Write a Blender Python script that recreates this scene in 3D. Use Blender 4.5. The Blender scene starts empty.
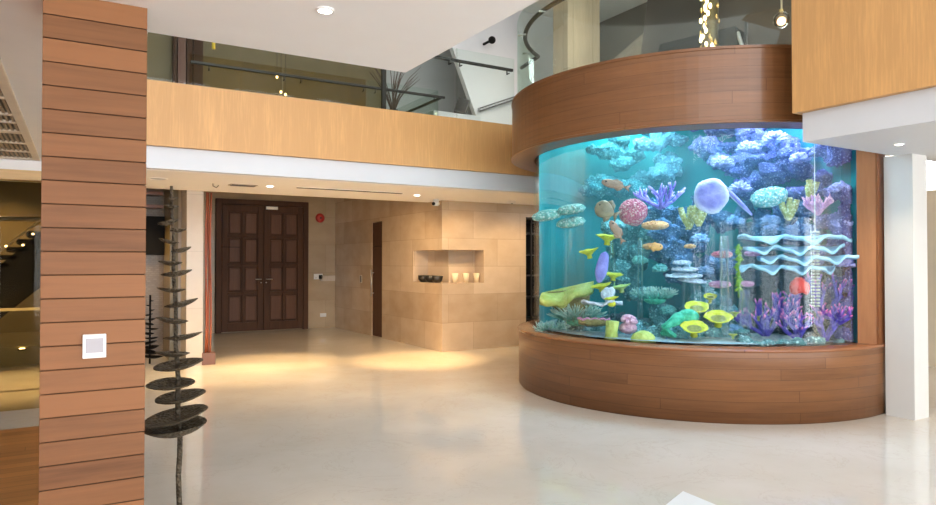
import bpy, bmesh, math, random
from mathutils import Vector, Matrix, noise
R = math.radians
random.seed(7)
SC = bpy.context.scene
COL = SC.collection
# ------------------------------------------------------------------ camera
H = 1.45; F = 686.0; YAW = R(31.05); PITCH = R(0.8)
cam = bpy.data.objects.new('camera', bpy.data.cameras.new('camera'))
COL.objects.link(cam)
cam.location = (0, 0, H); cam.rotation_euler = (R(90)+PITCH, 0, -YAW)
cam.data.sensor_width = 36; cam.data.lens = F/936*36; cam.data.clip_start = .05
SC.camera = cam
FW = Vector((math.sin(YAW)*math.cos(PITCH), math.cos(YAW)*math.cos(PITCH), math.sin(PITCH)))
RT = Vector((math.cos(YAW), -math.sin(YAW), 0)); UP = RT.cross(FW)
def ray(x, y): return FW + RT*((x-468)/F) - UP*((y-252.5)/F)
def atz(x, y, z): d = ray(x, y); return Vector((0, 0, H)) + d*((z-H)/d.z)
def atY(x, y, Y): d = ray(x, y); return Vector((0, 0, H)) + d*(Y/d.y)
def atX(x, y, X): d = ray(x, y); return Vector((0, 0, H)) + d*(X/d.x)

# ------------------------------------------------------------------ tagging
def tag(o, label=None, cat=None, group=None, kind=None):
    if label: o['label'] = label
    if cat: o['category'] = cat
    if group: o['group'] = group
    if kind: o['kind'] = kind
    return o
def empty(name, loc=(0, 0, 0), rz=0, label=None, cat=None, group=None, kind=None):
    o = bpy.data.objects.new(name, None); COL.objects.link(o)
    o.location = loc; o.rotation_euler = (0, 0, rz)
    return tag(o, label, cat, group, kind)
def dup(o, parent=None):
    c = o.copy(); COL.objects.link(c)
    if parent: c.parent = parent
    for ch in list(o.children): dup(ch, c)
    return c

# ------------------------------------------------------------------ mesh builder
class MB:
    def __init__(s): s.v = []; s.f = []; s.uv = {}; s.col = None
    def add(s, vs, fs, uvs=None):
        b = len(s.v); s.v += [tuple(p) for p in vs]
        for i, f in enumerate(fs):
            if uvs: s.uv[len(s.f)] = uvs[i]
            s.f.append([b+k for k in f])
        return s
    def box(s, x0, x1, y0, y1, z0, z1, M=None):
        vs = [Vector((x, y, z)) for z in (z0, z1) for y in (y0, y1) for x in (x0, x1)]
        if M: vs = [M @ v for v in vs]
        return s.add(vs, [(0, 2, 3, 1), (4, 5, 7, 6), (0, 1, 5, 4), (2, 6, 7, 3), (0, 4, 6, 2), (1, 3, 7, 5)])
    def prism(s, poly, z0, z1):
        n = len(poly)
        a = sum(poly[i][0]*poly[(i+1) % n][1]-poly[(i+1) % n][0]*poly[i][1] for i in range(n))
        if a < 0: poly = poly[::-1]
        vs = [(p[0], p[1], z0) for p in poly]+[(p[0], p[1], z1) for p in poly]
        return s.add(vs, [tuple(range(n-1, -1, -1)), tuple(range(n, 2*n))]+[(i, (i+1) % n, n+(i+1) % n, n+i) for i in range(n)])
    def tube(s, pts, rad, n=8, cap=True):
        pts = [Vector(p) for p in pts]; m = len(pts)
        if not isinstance(rad, (list, tuple)): rad = [rad]*m
        t0 = (pts[1]-pts[0]).normalized()
        u = t0.orthogonal().normalized(); vs = []
        for i, p in enumerate(pts):
            t = (pts[min(i+1, m-1)]-pts[max(i-1, 0)])
            t = t.normalized() if t.length > 1e-9 else t0
            u = (u-t*u.dot(t)); u = u.normalized() if u.length > 1e-6 else t.orthogonal().normalized()
            w = t.cross(u)
            for k in range(n):
                a = 2*math.pi*k/n
                vs.append(p+(u*math.cos(a)+w*math.sin(a))*rad[i])
        fs = [(i*n+k, i*n+(k+1) % n, (i+1)*n+(k+1) % n, (i+1)*n+k) for i in range(m-1) for k in range(n)]
        if cap: fs += [tuple(range(n-1, -1, -1)), tuple((m-1)*n+k for k in range(n))]
        return s.add(vs, fs)
    def lathe(s, prof, n=32, a0=0, a1=2*math.pi, c=(0, 0), uvs=False):
        full = abs(a1-a0) > 2*math.pi-1e-4; m = len(prof); cols = n if full else n+1
        vs = []
        for j in range(cols):
            a = a0+(a1-a0)*j/n
            for r, z in prof: vs.append((c[0]+r*math.cos(a), c[1]+r*math.sin(a), z))
        fs, us = [], []
        L = [0]
        for i in range(1, m): L.append(L[-1]+math.hypot(prof[i][0]-prof[i-1][0], prof[i][1]-prof[i-1][1]))
        rm = max(p[0] for p in prof)
        for j in range(n):
            k = (j+1) % cols
            for i in range(m-1):
                fs.append((j*m+i, k*m+i, k*m+i+1, j*m+i+1))
                u0, u1 = (a1-a0)*j/n*rm, (a1-a0)*(j+1)/n*rm
                vz = (lambda q: prof[q][1]) if abs(prof[i][1]-prof[i+1][1]) > 1e-3 else (lambda q: L[q])
                us.append([(u0, vz(i)), (u1, vz(i)), (u1, vz(i+1)), (u0, vz(i+1))])
        return s.add(vs, fs, us if uvs else None)
    def ell(s, c, r, seg=16, rings=10, M=None, fn=None):
        c = Vector(c); vs = []
        for i in range(rings+1):
            th = math.pi*i/rings
            for k in range(seg):
                a = 2*math.pi*k/seg
                d = Vector((math.sin(th)*math.cos(a), math.sin(th)*math.sin(a), math.cos(th)))
                q = fn(d) if fn else 1
                p = Vector((d.x*r[0], d.y*r[1], d.z*r[2]))*q
                if M: p = M @ p
                vs.append(c+p)
        fs = [(i*seg+k, (i+1)*seg+k, (i+1)*seg+(k+1) % seg, i*seg+(k+1) % seg) for i in range(rings) for k in range(seg)]
        return s.add(vs, fs)
    def build(s, name, m, parent=None, smooth=False, bevel=0, loc=None, weld=False):
        me = bpy.data.meshes.new(name); me.from_pydata(s.v, [], s.f); 
        if s.uv:
            uv = me.uv_layers.new(name='UVMap')
            for p in me.polygons:
                if p.index in s.uv:
                    for li, q in zip(p.loop_indices, s.uv[p.index]): uv.data[li].uv = q
        if s.col is not None:
            at = me.color_attributes.new('tip', 'FLOAT_COLOR', 'POINT')
            for i, c in enumerate(s.col): at.data[i].color = (c, c, c, 1)
        if weld:
            b = bmesh.new(); b.from_mesh(me); bmesh.ops.remove_doubles(b, verts=b.verts, dist=1e-5); b.to_mesh(me); b.free()
        me.materials.append(m)
        if smooth:
            for p in me.polygons: p.use_smooth = True
        o = bpy.data.objects.new(name, me); COL.objects.link(o)
        if parent: o.parent = parent
        if loc is not None: o.location = loc
        if bevel:
            bv = o.modifiers.new('bevel', 'BEVEL'); bv.width = bevel; bv.segments = 2; bv.limit_method = 'ANGLE'
        return o
def sbox(name, m, x0, x1, y0, y1, z0, z1, parent=None, bevel=0):
    return MB().box(x0, x1, y0, y1, z0, z1).build(name, m, parent, bevel=bevel)
def struct(o): o['kind'] = 'structure'; return o

# ------------------------------------------------------------------ materials
class NT:
    def __init__(s, name):
        s.m = bpy.data.materials.new(name); s.m.use_nodes = True
        s.t = s.m.node_tree; s.t.nodes.clear()
        s.out = s.t.nodes.new('ShaderNodeOutputMaterial')
    def n(s, typ, **kw):
        nd = s.t.nodes.new('ShaderNode'+typ)
        for k, v in kw.items():
            if k in nd.inputs: s.set(nd.inputs[k], v)
            else: setattr(nd, k, v)
        return nd
    def set(s, sock, v):
        if hasattr(v, 'is_output'): s.t.links.new(v, sock)
        else:
            if isinstance(v, (tuple, list)) and len(v) == 3 and sock.type == 'RGBA': v = (*v, 1)
            sock.default_value = v
    def math(s, op, a, b=0.0):
        nd = s.t.nodes.new('ShaderNodeMath'); nd.operation = op
        s.set(nd.inputs[0], a); s.set(nd.inputs[1], b); return nd.outputs[0]
    def mix(s, f, a, b, mode='MIX'):
        nd = s.t.nodes.new('ShaderNodeMix'); nd.data_type = 'RGBA'; nd.blend_type = mode
        s.set(nd.inputs[0], f); s.set(nd.inputs[6], a); s.set(nd.inputs[7], b); return nd.outputs[2]
    def ramp(s, f, stops):
        nd = s.t.nodes.new('ShaderNodeValToRGB'); e = nd.color_ramp.elements
        while len(e) < len(stops): e.new(.5)
        for el, (p, c) in zip(e, stops): el.position = p; el.color = (*c, 1)
        s.set(nd.inputs[0], f); return nd.outputs[0]
    def co(s, which='Object'): return s.t.nodes.new('ShaderNodeTexCoord').outputs[which]
    def sep(s, v): nd = s.n('SeparateXYZ', Vector=v); return nd.outputs
    def comb(s, x, y, z=0.0): nd = s.n('CombineXYZ', X=x, Y=y, Z=z); return nd.outputs[0]
    def noise(s, v, sc, det=4, rough=.5): return s.n('TexNoise', Vector=v, Scale=sc, Detail=det, Roughness=rough).outputs['Fac']
    def pr(s, base, rough=.5, metal=0, bump=None, bs=.2, bd=.01, spec=.5, **kw):
        p = s.n('BsdfPrincipled'); s.set(p.inputs['Base Color'], base); s.set(p.inputs['Roughness'], rough)
        p.inputs['Metallic'].default_value = metal; p.inputs['Specular IOR Level'].default_value = spec
        for k, v in kw.items(): s.set(p.inputs[k], v)
        if bump is not None:
            b = s.n('Bump', Height=bump, Strength=bs, Distance=bd); s.t.links.new(b.outputs[0], p.inputs['Normal'])
        s.t.links.new(p.outputs[0], s.out.inputs[0]); return s.m
def plain(name, c, rough=.5, metal=0, var=.06, sc=6, spec=.5, bs=0, **kw):
    t = NT(name); n = t.noise(t.co(), sc)
    a = tuple(x*(1-var) for x in c); b = tuple(min(1, x*(1+var)) for x in c)
    return t.pr(t.ramp(n, [(.3, a), (.7, b)]), rough, metal, n if bs else None, bs, spec=spec, **kw)
def wood(name, base, dark, ph, uv=False, along='x', rough=.35, L=2.4, line=.035, var=.35, grain=1.0, spec=.4, joint=.003):
    t = NT(name)
    c = t.sep(t.co('UV' if uv else 'Object'))
    if uv: u, v = c[0], c[1]
    elif along == 'x': u, v = t.math('ADD', c[0], c[1]), c[2]
    elif along == 'z': u, v = c[2], t.math('ADD', c[0], c[1])
    elif along == 'flat': u, v = c[0], c[1]
    r = t.math('DIVIDE', v, ph); idn = t.math('FLOOR', r); fr = t.math('FRACT', r)
    wn = t.n('TexWhiteNoise', noise_dimensions='1D', W=idn).outputs[0]
    uo = t.math('ADD', u, t.math('MULTIPLY', wn, 7.3))
    seg = t.math('FLOOR', t.math('DIVIDE', uo, L)); sfr = t.math('FRACT', t.math('DIVIDE', uo, L))
    wn2 = t.n('TexWhiteNoise', noise_dimensions='2D', Vector=t.comb(idn, seg)).outputs[0]
    gv = t.comb(t.math('MULTIPLY', uo, 1.6*grain), t.math('MULTIPLY', v, 26*grain), t.math('MULTIPLY', wn2, 13))
    g = t.noise(gv, 1.6, 6, .6)
    g2 = t.noise(t.comb(t.math('MULTIPLY', uo, .8), t.math('MULTIPLY', v, 5), wn2), 1.3, 3)
    f = t.math('ADD', t.math('MULTIPLY', g, .55), t.math('ADD', t.math('MULTIPLY', wn2, var), t.math('MULTIPLY', g2, .45-var*.4)))
    col = t.ramp(f, [(.2, dark), (.52, base), (.85, tuple(min(1, x*1.35) for x in base))])
    ln = t.math('MAXIMUM', t.math('LESS_THAN', fr, line), t.math('LESS_THAN', sfr, joint))
    col = t.mix(t.math('MULTIPLY', ln, .75), col, tuple(x*.3 for x in dark))
    h = t.math('SUBTRACT', t.math('MULTIPLY', g, .3), ln)
    return t.pr(col, rough, 0, h, .25, .004, spec=spec)
def stone_tiles(name, cols, bw=.9, bh=.6, rough=.22, mort=.004, var=1.0, spec=.4):
    t = NT(name); c = t.sep(t.co())
    v = t.comb(t.math('ADD', c[0], c[1]), c[2])
    b = t.n('TexBrick', Vector=v, Color1=cols[0], Color2=cols[1], Mortar=tuple(x*.72 for x in cols[0]), Scale=1, offset=.5)
    b.inputs['Mortar Size'].default_value = mort; b.inputs['Mortar Smooth'].default_value = .6
    b.inputs['Brick Width'].default_value = bw; b.inputs['Row Height'].default_value = bh; b.inputs['Bias'].default_value = 0
    n = t.noise(t.co(), 2.2, 8, .62); n2 = t.noise(t.comb(t.math('MULTIPLY', c[0], 1.0), c[1], t.math('MULTIPLY', c[2], 1.6)), 2.6, 8)
    col = t.mix(.22*var, b.outputs['Color'], t.ramp(n, [(.3, cols[2]), (.7, cols[3])]))
    col = t.mix(.18*var, col, t.ramp(n2, [(.35, cols[2]), (.62, cols[3])]))
    return t.pr(col, rough, spec=spec)
def marble_floor(name):
    t = NT(name); o = t.co()
    n = t.noise(o, .9, 8, .6); w = t.n('TexNoise', Vector=o, Scale=1.3, Detail=9, Roughness=.65, Distortion=1.2).outputs['Fac']
    vein = t.math('LESS_THAN', t.math('ABSOLUTE', t.math('SUBTRACT', w, .5)), .006)
    col = t.ramp(n, [(.3, (.585, .53, .45)), (.7, (.665, .625, .56))])
    col = t.mix(t.math('MULTIPLY', vein, .2), col, (.45, .36, .27))
    return t.pr(col, .065, spec=.6)
def glass(name, tint=(.93, .97, .96), refl=1.0, rough=0.0, ior=1.45):
    t = NT(name)
    fr = t.n('Fresnel', IOR=ior).outputs[0]
    tr = t.n('BsdfTransparent', Color=tint); gl = t.n('BsdfGlossy', Color=(1, 1, 1), Roughness=rough)
    mx = t.n('MixShader'); t.set(mx.inputs[0], t.math('MULTIPLY', fr, refl))
    t.t.links.new(tr.outputs[0], mx.inputs[1]); t.t.links.new(gl.outputs[0], mx.inputs[2])
    t.t.links.new(mx.outputs[0], t.out.inputs[0]); return t.m
def emit(name, c, s):
    t = NT(name); e = t.n('Emission', Color=c, Strength=s); t.t.links.new(e.outputs[0], t.out.inputs[0]); return t.m
def coral_mat(name, a, b, sc=25, rough=.6, bs=.5, tipc=None, spk=None):
    t = NT(name); n = t.noise(t.co(), sc, 3)
    col = t.ramp(n, [(.32, a), (.68, b)])
    if spk:
        sv = t.n('TexVoronoi', Vector=t.co(), Scale=spk[0]).outputs['Distance']; col = t.mix(t.ramp(sv, [(.18, (1, 1, 1)), (.5, (0, 0, 0))]), col, spk[1])
    if tipc:
        at = t.n('Attribute', attribute_name='tip').outputs['Fac']
        col = t.mix(at, col, tipc)
    v = t.n('TexVoronoi', Vector=t.co(), Scale=sc*1.8).outputs['Distance']
    return t.pr(col, rough, 0, v, bs, .02, spec=.25)

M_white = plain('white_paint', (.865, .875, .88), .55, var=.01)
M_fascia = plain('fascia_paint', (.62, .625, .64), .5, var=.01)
M_cream = plain('cream_ceiling', (.90, .88, .86), .6, var=.01)
M_floor = marble_floor('polished_marble')
M_stone = stone_tiles('beige_stone', [(.44, .315, .20), (.63, .49, .35), (.42, .295, .185), (.70, .57, .43)], .95, .46, var=1.0)
M_stone_d = stone_tiles('grey_stone', [(.40, .30, .18), (.46, .355, .23), (.33, .24, .14), (.53, .43, .30)], 1.2, .61)
M_pillar = stone_tiles('pale_stone', [(.54, .46, .36), (.58, .50, .40), (.48, .40, .31), (.64, .56, .46)], .9, .8)
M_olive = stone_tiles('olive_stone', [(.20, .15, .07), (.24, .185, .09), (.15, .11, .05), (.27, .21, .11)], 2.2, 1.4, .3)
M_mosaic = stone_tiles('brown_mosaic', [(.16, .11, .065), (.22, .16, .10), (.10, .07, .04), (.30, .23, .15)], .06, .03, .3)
M_col = wood('plank_cladding', (.195, .083, .032), (.09, .035, .0125), .0875, line=.05, var=.42, rough=.5, spec=.25, L=60, joint=0)
M_tank = wood('tank_boards', (.19, .08, .031), (.105, .041, .016), .098, uv=True, L=2.2, line=.03, var=.14, rough=.3, joint=.002)
M_band = wood('band_boards', (.185, .078, .029), (.105, .041, .015), .11, uv=True, L=2.7, line=.02, var=.10, rough=.3, joint=.0015)
M_orange = wood('orange_veneer', (.60, .325, .122), (.56, .295, .105), .6, along='z', L=60, joint=0, line=.0, var=.06, rough=.45, grain=1.4)
M_door = wood('dark_door_wood', (.085, .042, .024), (.05, .024, .014), .4, along='z', L=6, line=0, var=.1, rough=.5, spec=.15)
M_wfloor = wood('wood_floor', (.42, .19, .065), (.22, .09, .03), .12, along='flat', L=1.5, var=.3, rough=.3)
M_header = wood('pale_header_wood', (.62, .42, .20), (.5, .32, .14), .5, along='x', line=0, var=.1)
M_beigewood = wood('pale_boards', (.46, .37, .26), (.33, .255, .17), .55, along='z', L=3, line=.01, var=.4, rough=.5)
M_dark = plain('dark_metal', (.045, .04, .035), .4, .6)
M_black = plain('black_satin', (.010, .009, .008), .6, spec=.12)
M_taupe = plain('taupe_metal', (.45, .38, .31), .5)
M_steel = plain('brushed_steel', (.6, .6, .58), .3, 1)
M_grey = plain('grey_wall', (.52, .52, .52), .6, var=.02)
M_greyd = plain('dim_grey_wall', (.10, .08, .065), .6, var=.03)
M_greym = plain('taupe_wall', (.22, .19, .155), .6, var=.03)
M_rail_glass = glass('rail_glass', (.92, .96, .94), .15)
M_smoke_glass = glass('smoked_glass', (.84, .77, .60), .12)
M_tank_glass = glass('tank_glass', (.95, .99, .99), .17)
M_clear = glass('clear_acrylic', (.90, .95, .95), .5, .05)
M_red = plain('red_plastic', (.5, .03, .02), .4)
M_redwood = wood('red_pole_wood', (.34, .085, .035), (.2, .045, .02), .5, along='z', line=0, var=.2)
M_brown = plain('brown_lacquer', (.16, .065, .035), .4)
M_bulb = emit('warm_bulb', (1, .74, .42), 5)
M_lens = emit('downlight_lens', (1, .93, .82), 14)
M_uplight = emit('uplight_lens', (1, .72, .35), 12)
M_gold = plain('gold', (.85, .6, .25), .2, 1)
M_wtplastic = plain('white_plastic', (.82, .82, .80), .4, var=.01)
M_screen = plain('grey_screen', (.33, .31, .33), .25, var=.02)
M_candle = plain('ivory_wax', (.85, .72, .5), .5)
M_bowl = plain('black_ceramic', (.02, .017, .014), .3)
M_yellow = plain('yellow_cloth', (.8, .55, .03), .6)
def bronze():
    t = NT('hammered_bronze'); o = t.co()
    v = t.n('TexVoronoi', Vector=o, Scale=60).outputs['Distance']; n = t.noise(o, 14, 5)
    return t.pr(t.ramp(n, [(.3, (.035, .028, .018)), (.75, (.15, .115, .07))]), .55, .25, v, 1, .012)
M_bronze = bronze()

# ------------------------------------------------------------------ the room
struct(sbox('floor', M_floor, -6.2, 12, -4.7, 16, -.2, 0))
CZ = 2.45
# ceiling slab over the camera, reaching back along the left side of the void
struct(MB().prism([(-6, -4.5), (1.577, -4.5), (1.577, 3.262), (.34, 3.262), (.34, 8.0), (-6, 8.0)], CZ, CZ+.24).build('ceiling', M_white))
# balcony A across the back of the void: white fascia, soffit, veneered parapet
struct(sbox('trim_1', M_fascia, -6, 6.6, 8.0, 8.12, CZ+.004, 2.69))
struct(sbox('ceiling_back', M_cream, -6, 10.4, 8.12, 10.18, CZ, 2.69))
struct(sbox('trim_2', M_orange, .35, 6.4, 7.95, 8.1, 2.692, 3.385))
struct(sbox('floor_upper', M_pillar, -6, 11.75, 8.1, 16, 3.0, 3.2))
struct(sbox('ceiling_alcove', M_cream, -2, 10.4, 10.2, 15, 2.94, 2.998))
struct(sbox('trim_3', M_cream, -6, 10.4, 10.18, 10.2, CZ, 2.998))
# balcony B on the right
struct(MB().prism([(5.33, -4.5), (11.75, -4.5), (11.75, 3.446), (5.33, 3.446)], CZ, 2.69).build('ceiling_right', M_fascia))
struct(MB().prism([(5.27, -4.5), (5.45, -4.5), (5.45, 3.36), (11.75, 3.36), (11.75, 3.50), (5.27, 3.50)], 2.692, 4.75).build('trim_4', M_orange))
# white square column beside the tank and far right wall
struct(sbox('wall_column', plain('column_paint', (.60, .59, .565), .6, var=.01), 6.758, 7.01, 3.29, 3.546, 0, CZ))
struct(sbox('wall_right', plain('cream_wall', (.80, .70, .54), .5, var=.02), 10.4, 10.6, -4.5, 16, 0, 2.45))
struct(sbox('wall_left', M_white, -6.2, -6, -4.5, 16, 0, 7.5))
fb = MB()
for k in range(8): fb.box(-6+k*2.45, -6+k*2.45+.6, -4.7, -4.5, 0, 7.5)
fb.box(-6, 11.75, -4.7, -4.5, 2.45, 4.2); fb.box(-6, 11.75, -4.7, -4.5, 6.6, 7.5)
struct(fb.build('wall_window_front', M_white))
for k in range(7):
    f_ = MB(); x0 = -6+k*2.45+.6
    for z0, z1 in ((0, 2.45), (4.2, 6.6)):
        f_.box(x0, x0+.05, -4.65, -4.55, z0, z1); f_.box(x0+1.8, x0+1.85, -4.65, -4.55, z0, z1); f_.box(x0+.9, x0+.95, -4.65, -4.55, z0, z1); f_.box(x0, x0+1.85, -4.65, -4.55, z0, z0+.05); f_.box(x0, x0+1.85, -4.65, -4.55, z1-.05, z1)
    struct(f_.build('window_%d' % (k+2), M_dark))
# back wall with the double door, side core
struct(sbox('wall_back', M_stone_d, 1.4, 5.4, 14.66, 14.9, 0, 2.94))
def core():
    b = MB(); z0, z1 = 1.105, 1.65
    b.prism([(5.36, 9.72), (7.03, 9.72), (7.03, 10.3), (10.4, 10.3), (10.4, 14.9), (5.36, 14.9), (5.36, 12.58), (5.5, 12.58), (5.5, 12.09), (5.36, 12.09)], 0, z0)
    b.prism([(5.65, 10.02), (6.165, 10.02), (6.165, 9.72), (7.03, 9.72), (7.03, 10.3), (10.4, 10.3), (10.4, 14.9), (5.36, 14.9), (5.36, 12.58), (5.5, 12.58), (5.5, 12.09), (5.36, 12.09), (5.36, 10.76), (5.65, 10.76)], z0, z1)
    b.prism([(5.36, 9.72), (7.03, 9.72), (7.03, 10.3), (10.4, 10.3), (10.4, 14.9), (5.36, 14.9), (5.36, 12.58), (5.5, 12.58), (5.5, 12.09), (5.36, 12.09)], z1, 2.235)
    b.prism([(5.36, 9.72), (10.4, 9.72), (10.4, 14.9), (5.36, 14.9)], 2.235, 2.94)
    return struct(b.build('wall_core', M_stone))
core()
struct(sbox('wall_pillar', M_pillar, 1.57, 1.79, 10.21, 10.7, 0, 2.94))
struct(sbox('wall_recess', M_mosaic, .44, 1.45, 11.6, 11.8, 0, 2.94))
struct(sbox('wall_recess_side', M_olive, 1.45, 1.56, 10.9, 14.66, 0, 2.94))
# wooden plank column in the foreground
cx0, cx1, cy0, cy1 = -.045, .305, 2.955, 3.255
b = MB(); z = 0.0
while z < CZ-.01:
    zt = min(z+.0875, CZ); b.box(cx0, cx1, cy0, cy1, z+.0035, zt); b.box(cx0+.004, cx1-.004, cy0+.004, cy1-.004, z, z+.0035); z = zt
struct(b.build('wall_plank_column', M_col, bevel=.0015))
# wood floor on the left and pale kerb
struct(sbox('floor_wood', M_wfloor, -6, .22, -4.5, 7.12, .0, .012))
# upper storey
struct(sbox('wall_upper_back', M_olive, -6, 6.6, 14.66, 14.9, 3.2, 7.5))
struct(sbox('wall_upper_grey', M_grey, 6.6, 11.95, 14.66, 14.9, 3.2, 7.5))
struct(sbox('wall_upper_right', M_greym, 11.75, 11.95, -4.5, 14.66, 3.2, 7.5))
struct(sbox('ceiling_upper', M_white, -6.2, 12, -4.7, 15, 7.5, 7.7))
# leaning white attic plane with slot diffuser
def quadslab(name, m, q, th, parent=None):
    q = [Vector(p) for p in q]; n = (q[1]-q[0]).cross(q[3]-q[0]).normalized()*th
    return MB().add(q+[p+n for p in q], [(0, 1, 2, 3), (7, 6, 5, 4), (0, 4, 5, 1), (1, 5, 6, 2), (2, 6, 7, 3), (3, 7, 4, 0)]).build(name, m, parent)
struct(quadslab('wall_attic_slope', M_white, [atY(478, 121, 12.9), atY(560, 140, 12.9)+Vector((0, 0, 0)), atY(560, 0, 13.5), atY(436, 0, 13.5)], -.12))
struct(sbox('wall_slat_column', M_beigewood, 9.35, 10.25, 11.4, 11.9, 3.2, 7.5))
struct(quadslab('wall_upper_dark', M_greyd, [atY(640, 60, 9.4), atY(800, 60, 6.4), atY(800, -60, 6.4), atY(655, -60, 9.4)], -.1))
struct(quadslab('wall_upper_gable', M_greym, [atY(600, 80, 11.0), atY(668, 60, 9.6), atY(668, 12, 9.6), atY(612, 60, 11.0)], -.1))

M_panel = wood('red_brown_panel', (.125, .058, .034), (.085, .038, .022), .4, along='z', L=6, line=0, var=.1, rough=.45, spec=.3)
# ------------------------------------------------------------------ doors
d1 = struct(empty('door_1', (2.80, 14.66, 0)))
W, HT = 1.92, 2.75
f = MB(); f.box(0, .11, -.10, .0, 0, HT); f.box(W-.11, W, -.10, 0, 0, HT); f.box(.11, W-.11, -.10, 0, HT-.11, HT)
f.build('door_frame', M_door, d1, bevel=.006)
for s in (0, 1):
    x0 = .115+s*(W/2-.115+.003); x1 = x0+W/2-.12
    l = MB(); l.box(x0, x1, -.05, 0, .02, HT-.115)
    st, y = .115, -.09
    zs = [.20, .80, 1.39, 1.98, HT-.26]
    l.box(x0, x0+st, y, -.05, .02, HT-.115); l.box(x1-st, x1, y, -.05, .02, HT-.115)
    xm = (x0+x1)/2; l.box(xm-.02, xm+.02, y, -.05, .2, HT-.26)
    l.box(x0+st, x1-st, y, -.05, .02, .2); l.box(x0+st, x1-st, y, -.05, HT-.26, HT-.115)
    for q in zs[1:-1]: l.box(x0+st, x1-st, y, -.05, q-.03, q+.03)
    lf = l.build('door_leaf', M_door, d1, bevel=.007)
    for i in range(4):
        for a0, a1 in ((x0+st, xm-.02), (xm+.02, x1-st)):
            z0_, z1_ = zs[i]+(.03 if i else 0)+.035, zs[i+1]-(.03 if i < 3 else 0)-.035
            sbox('door_panel', M_panel, a0+.035, a1-.035, -.074, -.05, z0_, z1_, lf, .012)
    hx = x1-.05 if s == 0 else x0+.05
    h = MB(); h.box(hx-.022, hx+.022, -.082, -.075, .98, 1.16); dr = -1 if s == 0 else 1
    h.tube([(hx, -.08, 1.09), (hx, -.13, 1.09), (hx+dr*.12, -.135, 1.09)], .011); h.tube([(hx, -.08, 1.02), (hx, -.10, 1.02)], .014)
    tag(h.build('door_handle', M_steel, lf, smooth=True), 'steel lever handle')
sbox('door_closer', M_wtplastic, 1.0, 1.24, -.14, -.10, HT-.19, HT-.13, d1)
d2 = struct(empty('door_2', (5.36, 12.1, 0)))
sbox('door_leaf', M_door, .012, .05, 0, .47, .01, 2.22, d2)
h = MB(); h.tube([(-.04, .42, .78), (-.04, .42, 1.3)], .014); h.tube([(.012, .42, .84), (-.04, .42, .84)], .009); h.tube([(.012, .42, 1.24), (-.04, .42, 1.24)], .009)
h.build('door_handle', M_steel, d2, smooth=True)

# ------------------------------------------------------------------ small wall fittings
p = atY(320, 218, 14.66)
o = empty('alarm_bell', (p.x, 14.66, p.z), 0, 'round red alarm bell high on the stone wall right of the double door', 'alarm bell')
MB().lathe([(0, .05), (.06, .047), (.095, .03), (.105, 0), (0, 0)], 24).build('bell_dome', M_red, o, smooth=True).rotation_euler = (R(90), 0, 0)
MB().lathe([(0, .062), (.02, .06), (.024, .045), (0, .045)], 12).build('boss', M_dark, o).rotation_euler = (R(90), 0, 0)
p = atY(318, 277, 14.66)
o = empty('intercom', (p.x, 14.66, p.z), 0, 'small white entry panel beside the double door at waist height', 'intercom')
sbox('panel', M_wtplastic, -.1, .1, -.025, 0, -.05, .07, o, .005)
sbox('screen', M_black, .01, .09, -.03, -.025, -.045, .045, o); sbox('button', M_steel, -.07, -.04, -.03, -.025, -.03, 0, o)
p = atY(335, 279, 14.66)
tag(sbox('stone_ledge', M_pillar, 5.02, 5.355, 14.63, 14.66, 1.03, 1.15), 'pale horizontal stone strip right of the entry panel by the double door', 'trim strip')
p = atY(323, 315, 14.66)
tag(sbox('wall_socket', M_wtplastic, p.x-.07, p.x+.07, 14.645, 14.66, p.z-.04, p.z+.04, None, .004), 'white socket plate low on the wall right of the double door', 'socket')
p = atX(361, 279, 5.36)
o = empty('light_switch', (5.36, p.y, p.z), 0, 'small switch plate on the stone core left of the narrow door', 'switch')
sbox('plate', M_pillar, -.012, 0, -.06, .06, -.08, .08, o, .003); sbox('rocker', M_dark, -.018, -.012, -.05, -.0, -.06, .06, o)
# CCTV camera at top of the core corner
p = atY(436, 203, 9.62)
o = empty('security_camera', (p.x, p.y, CZ), 0, 'white security camera under the soffit at the stone core corner', 'security camera')
MB().lathe([(0, 0), (.05, 0), (.05, -.03), (.03, -.045), (0, -.045)], 16).build('mount', M_wtplastic, o, smooth=True)
MB().tube([(.03, 0, -.07), (-.09, -.09, -.08)], .036, 14).build('housing', M_wtplastic, o, smooth=True)
MB().tube([(-.088, -.088, -.08), (-.1, -.097, -.081)], .028, 14).build('lens', M_black, o)
MB().tube([(0, 0, -.04), (0, -.02, -.07)], .012, 8).build('arm', M_wtplastic, o)
# thermostat on the plank column
a = atY(82.5, 334.5, 2.955); c = atY(106, 357, 2.955)
o = empty('wall_controller', ((a.x+c.x)/2, 2.955, (a.z+c.z)/2), 0, 'white square control panel with grey screen on the plank column', 'control panel')
w = (c.x-a.x)/2; h = (a.z-c.z)/2
sbox('bezel', M_wtplastic, -w, w, -.014, 0, -h, h, o, .003); sbox('screen', M_screen, -w*.74, w*.74, -.0155, -.014, -h*.55, h*.66, o)

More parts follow.
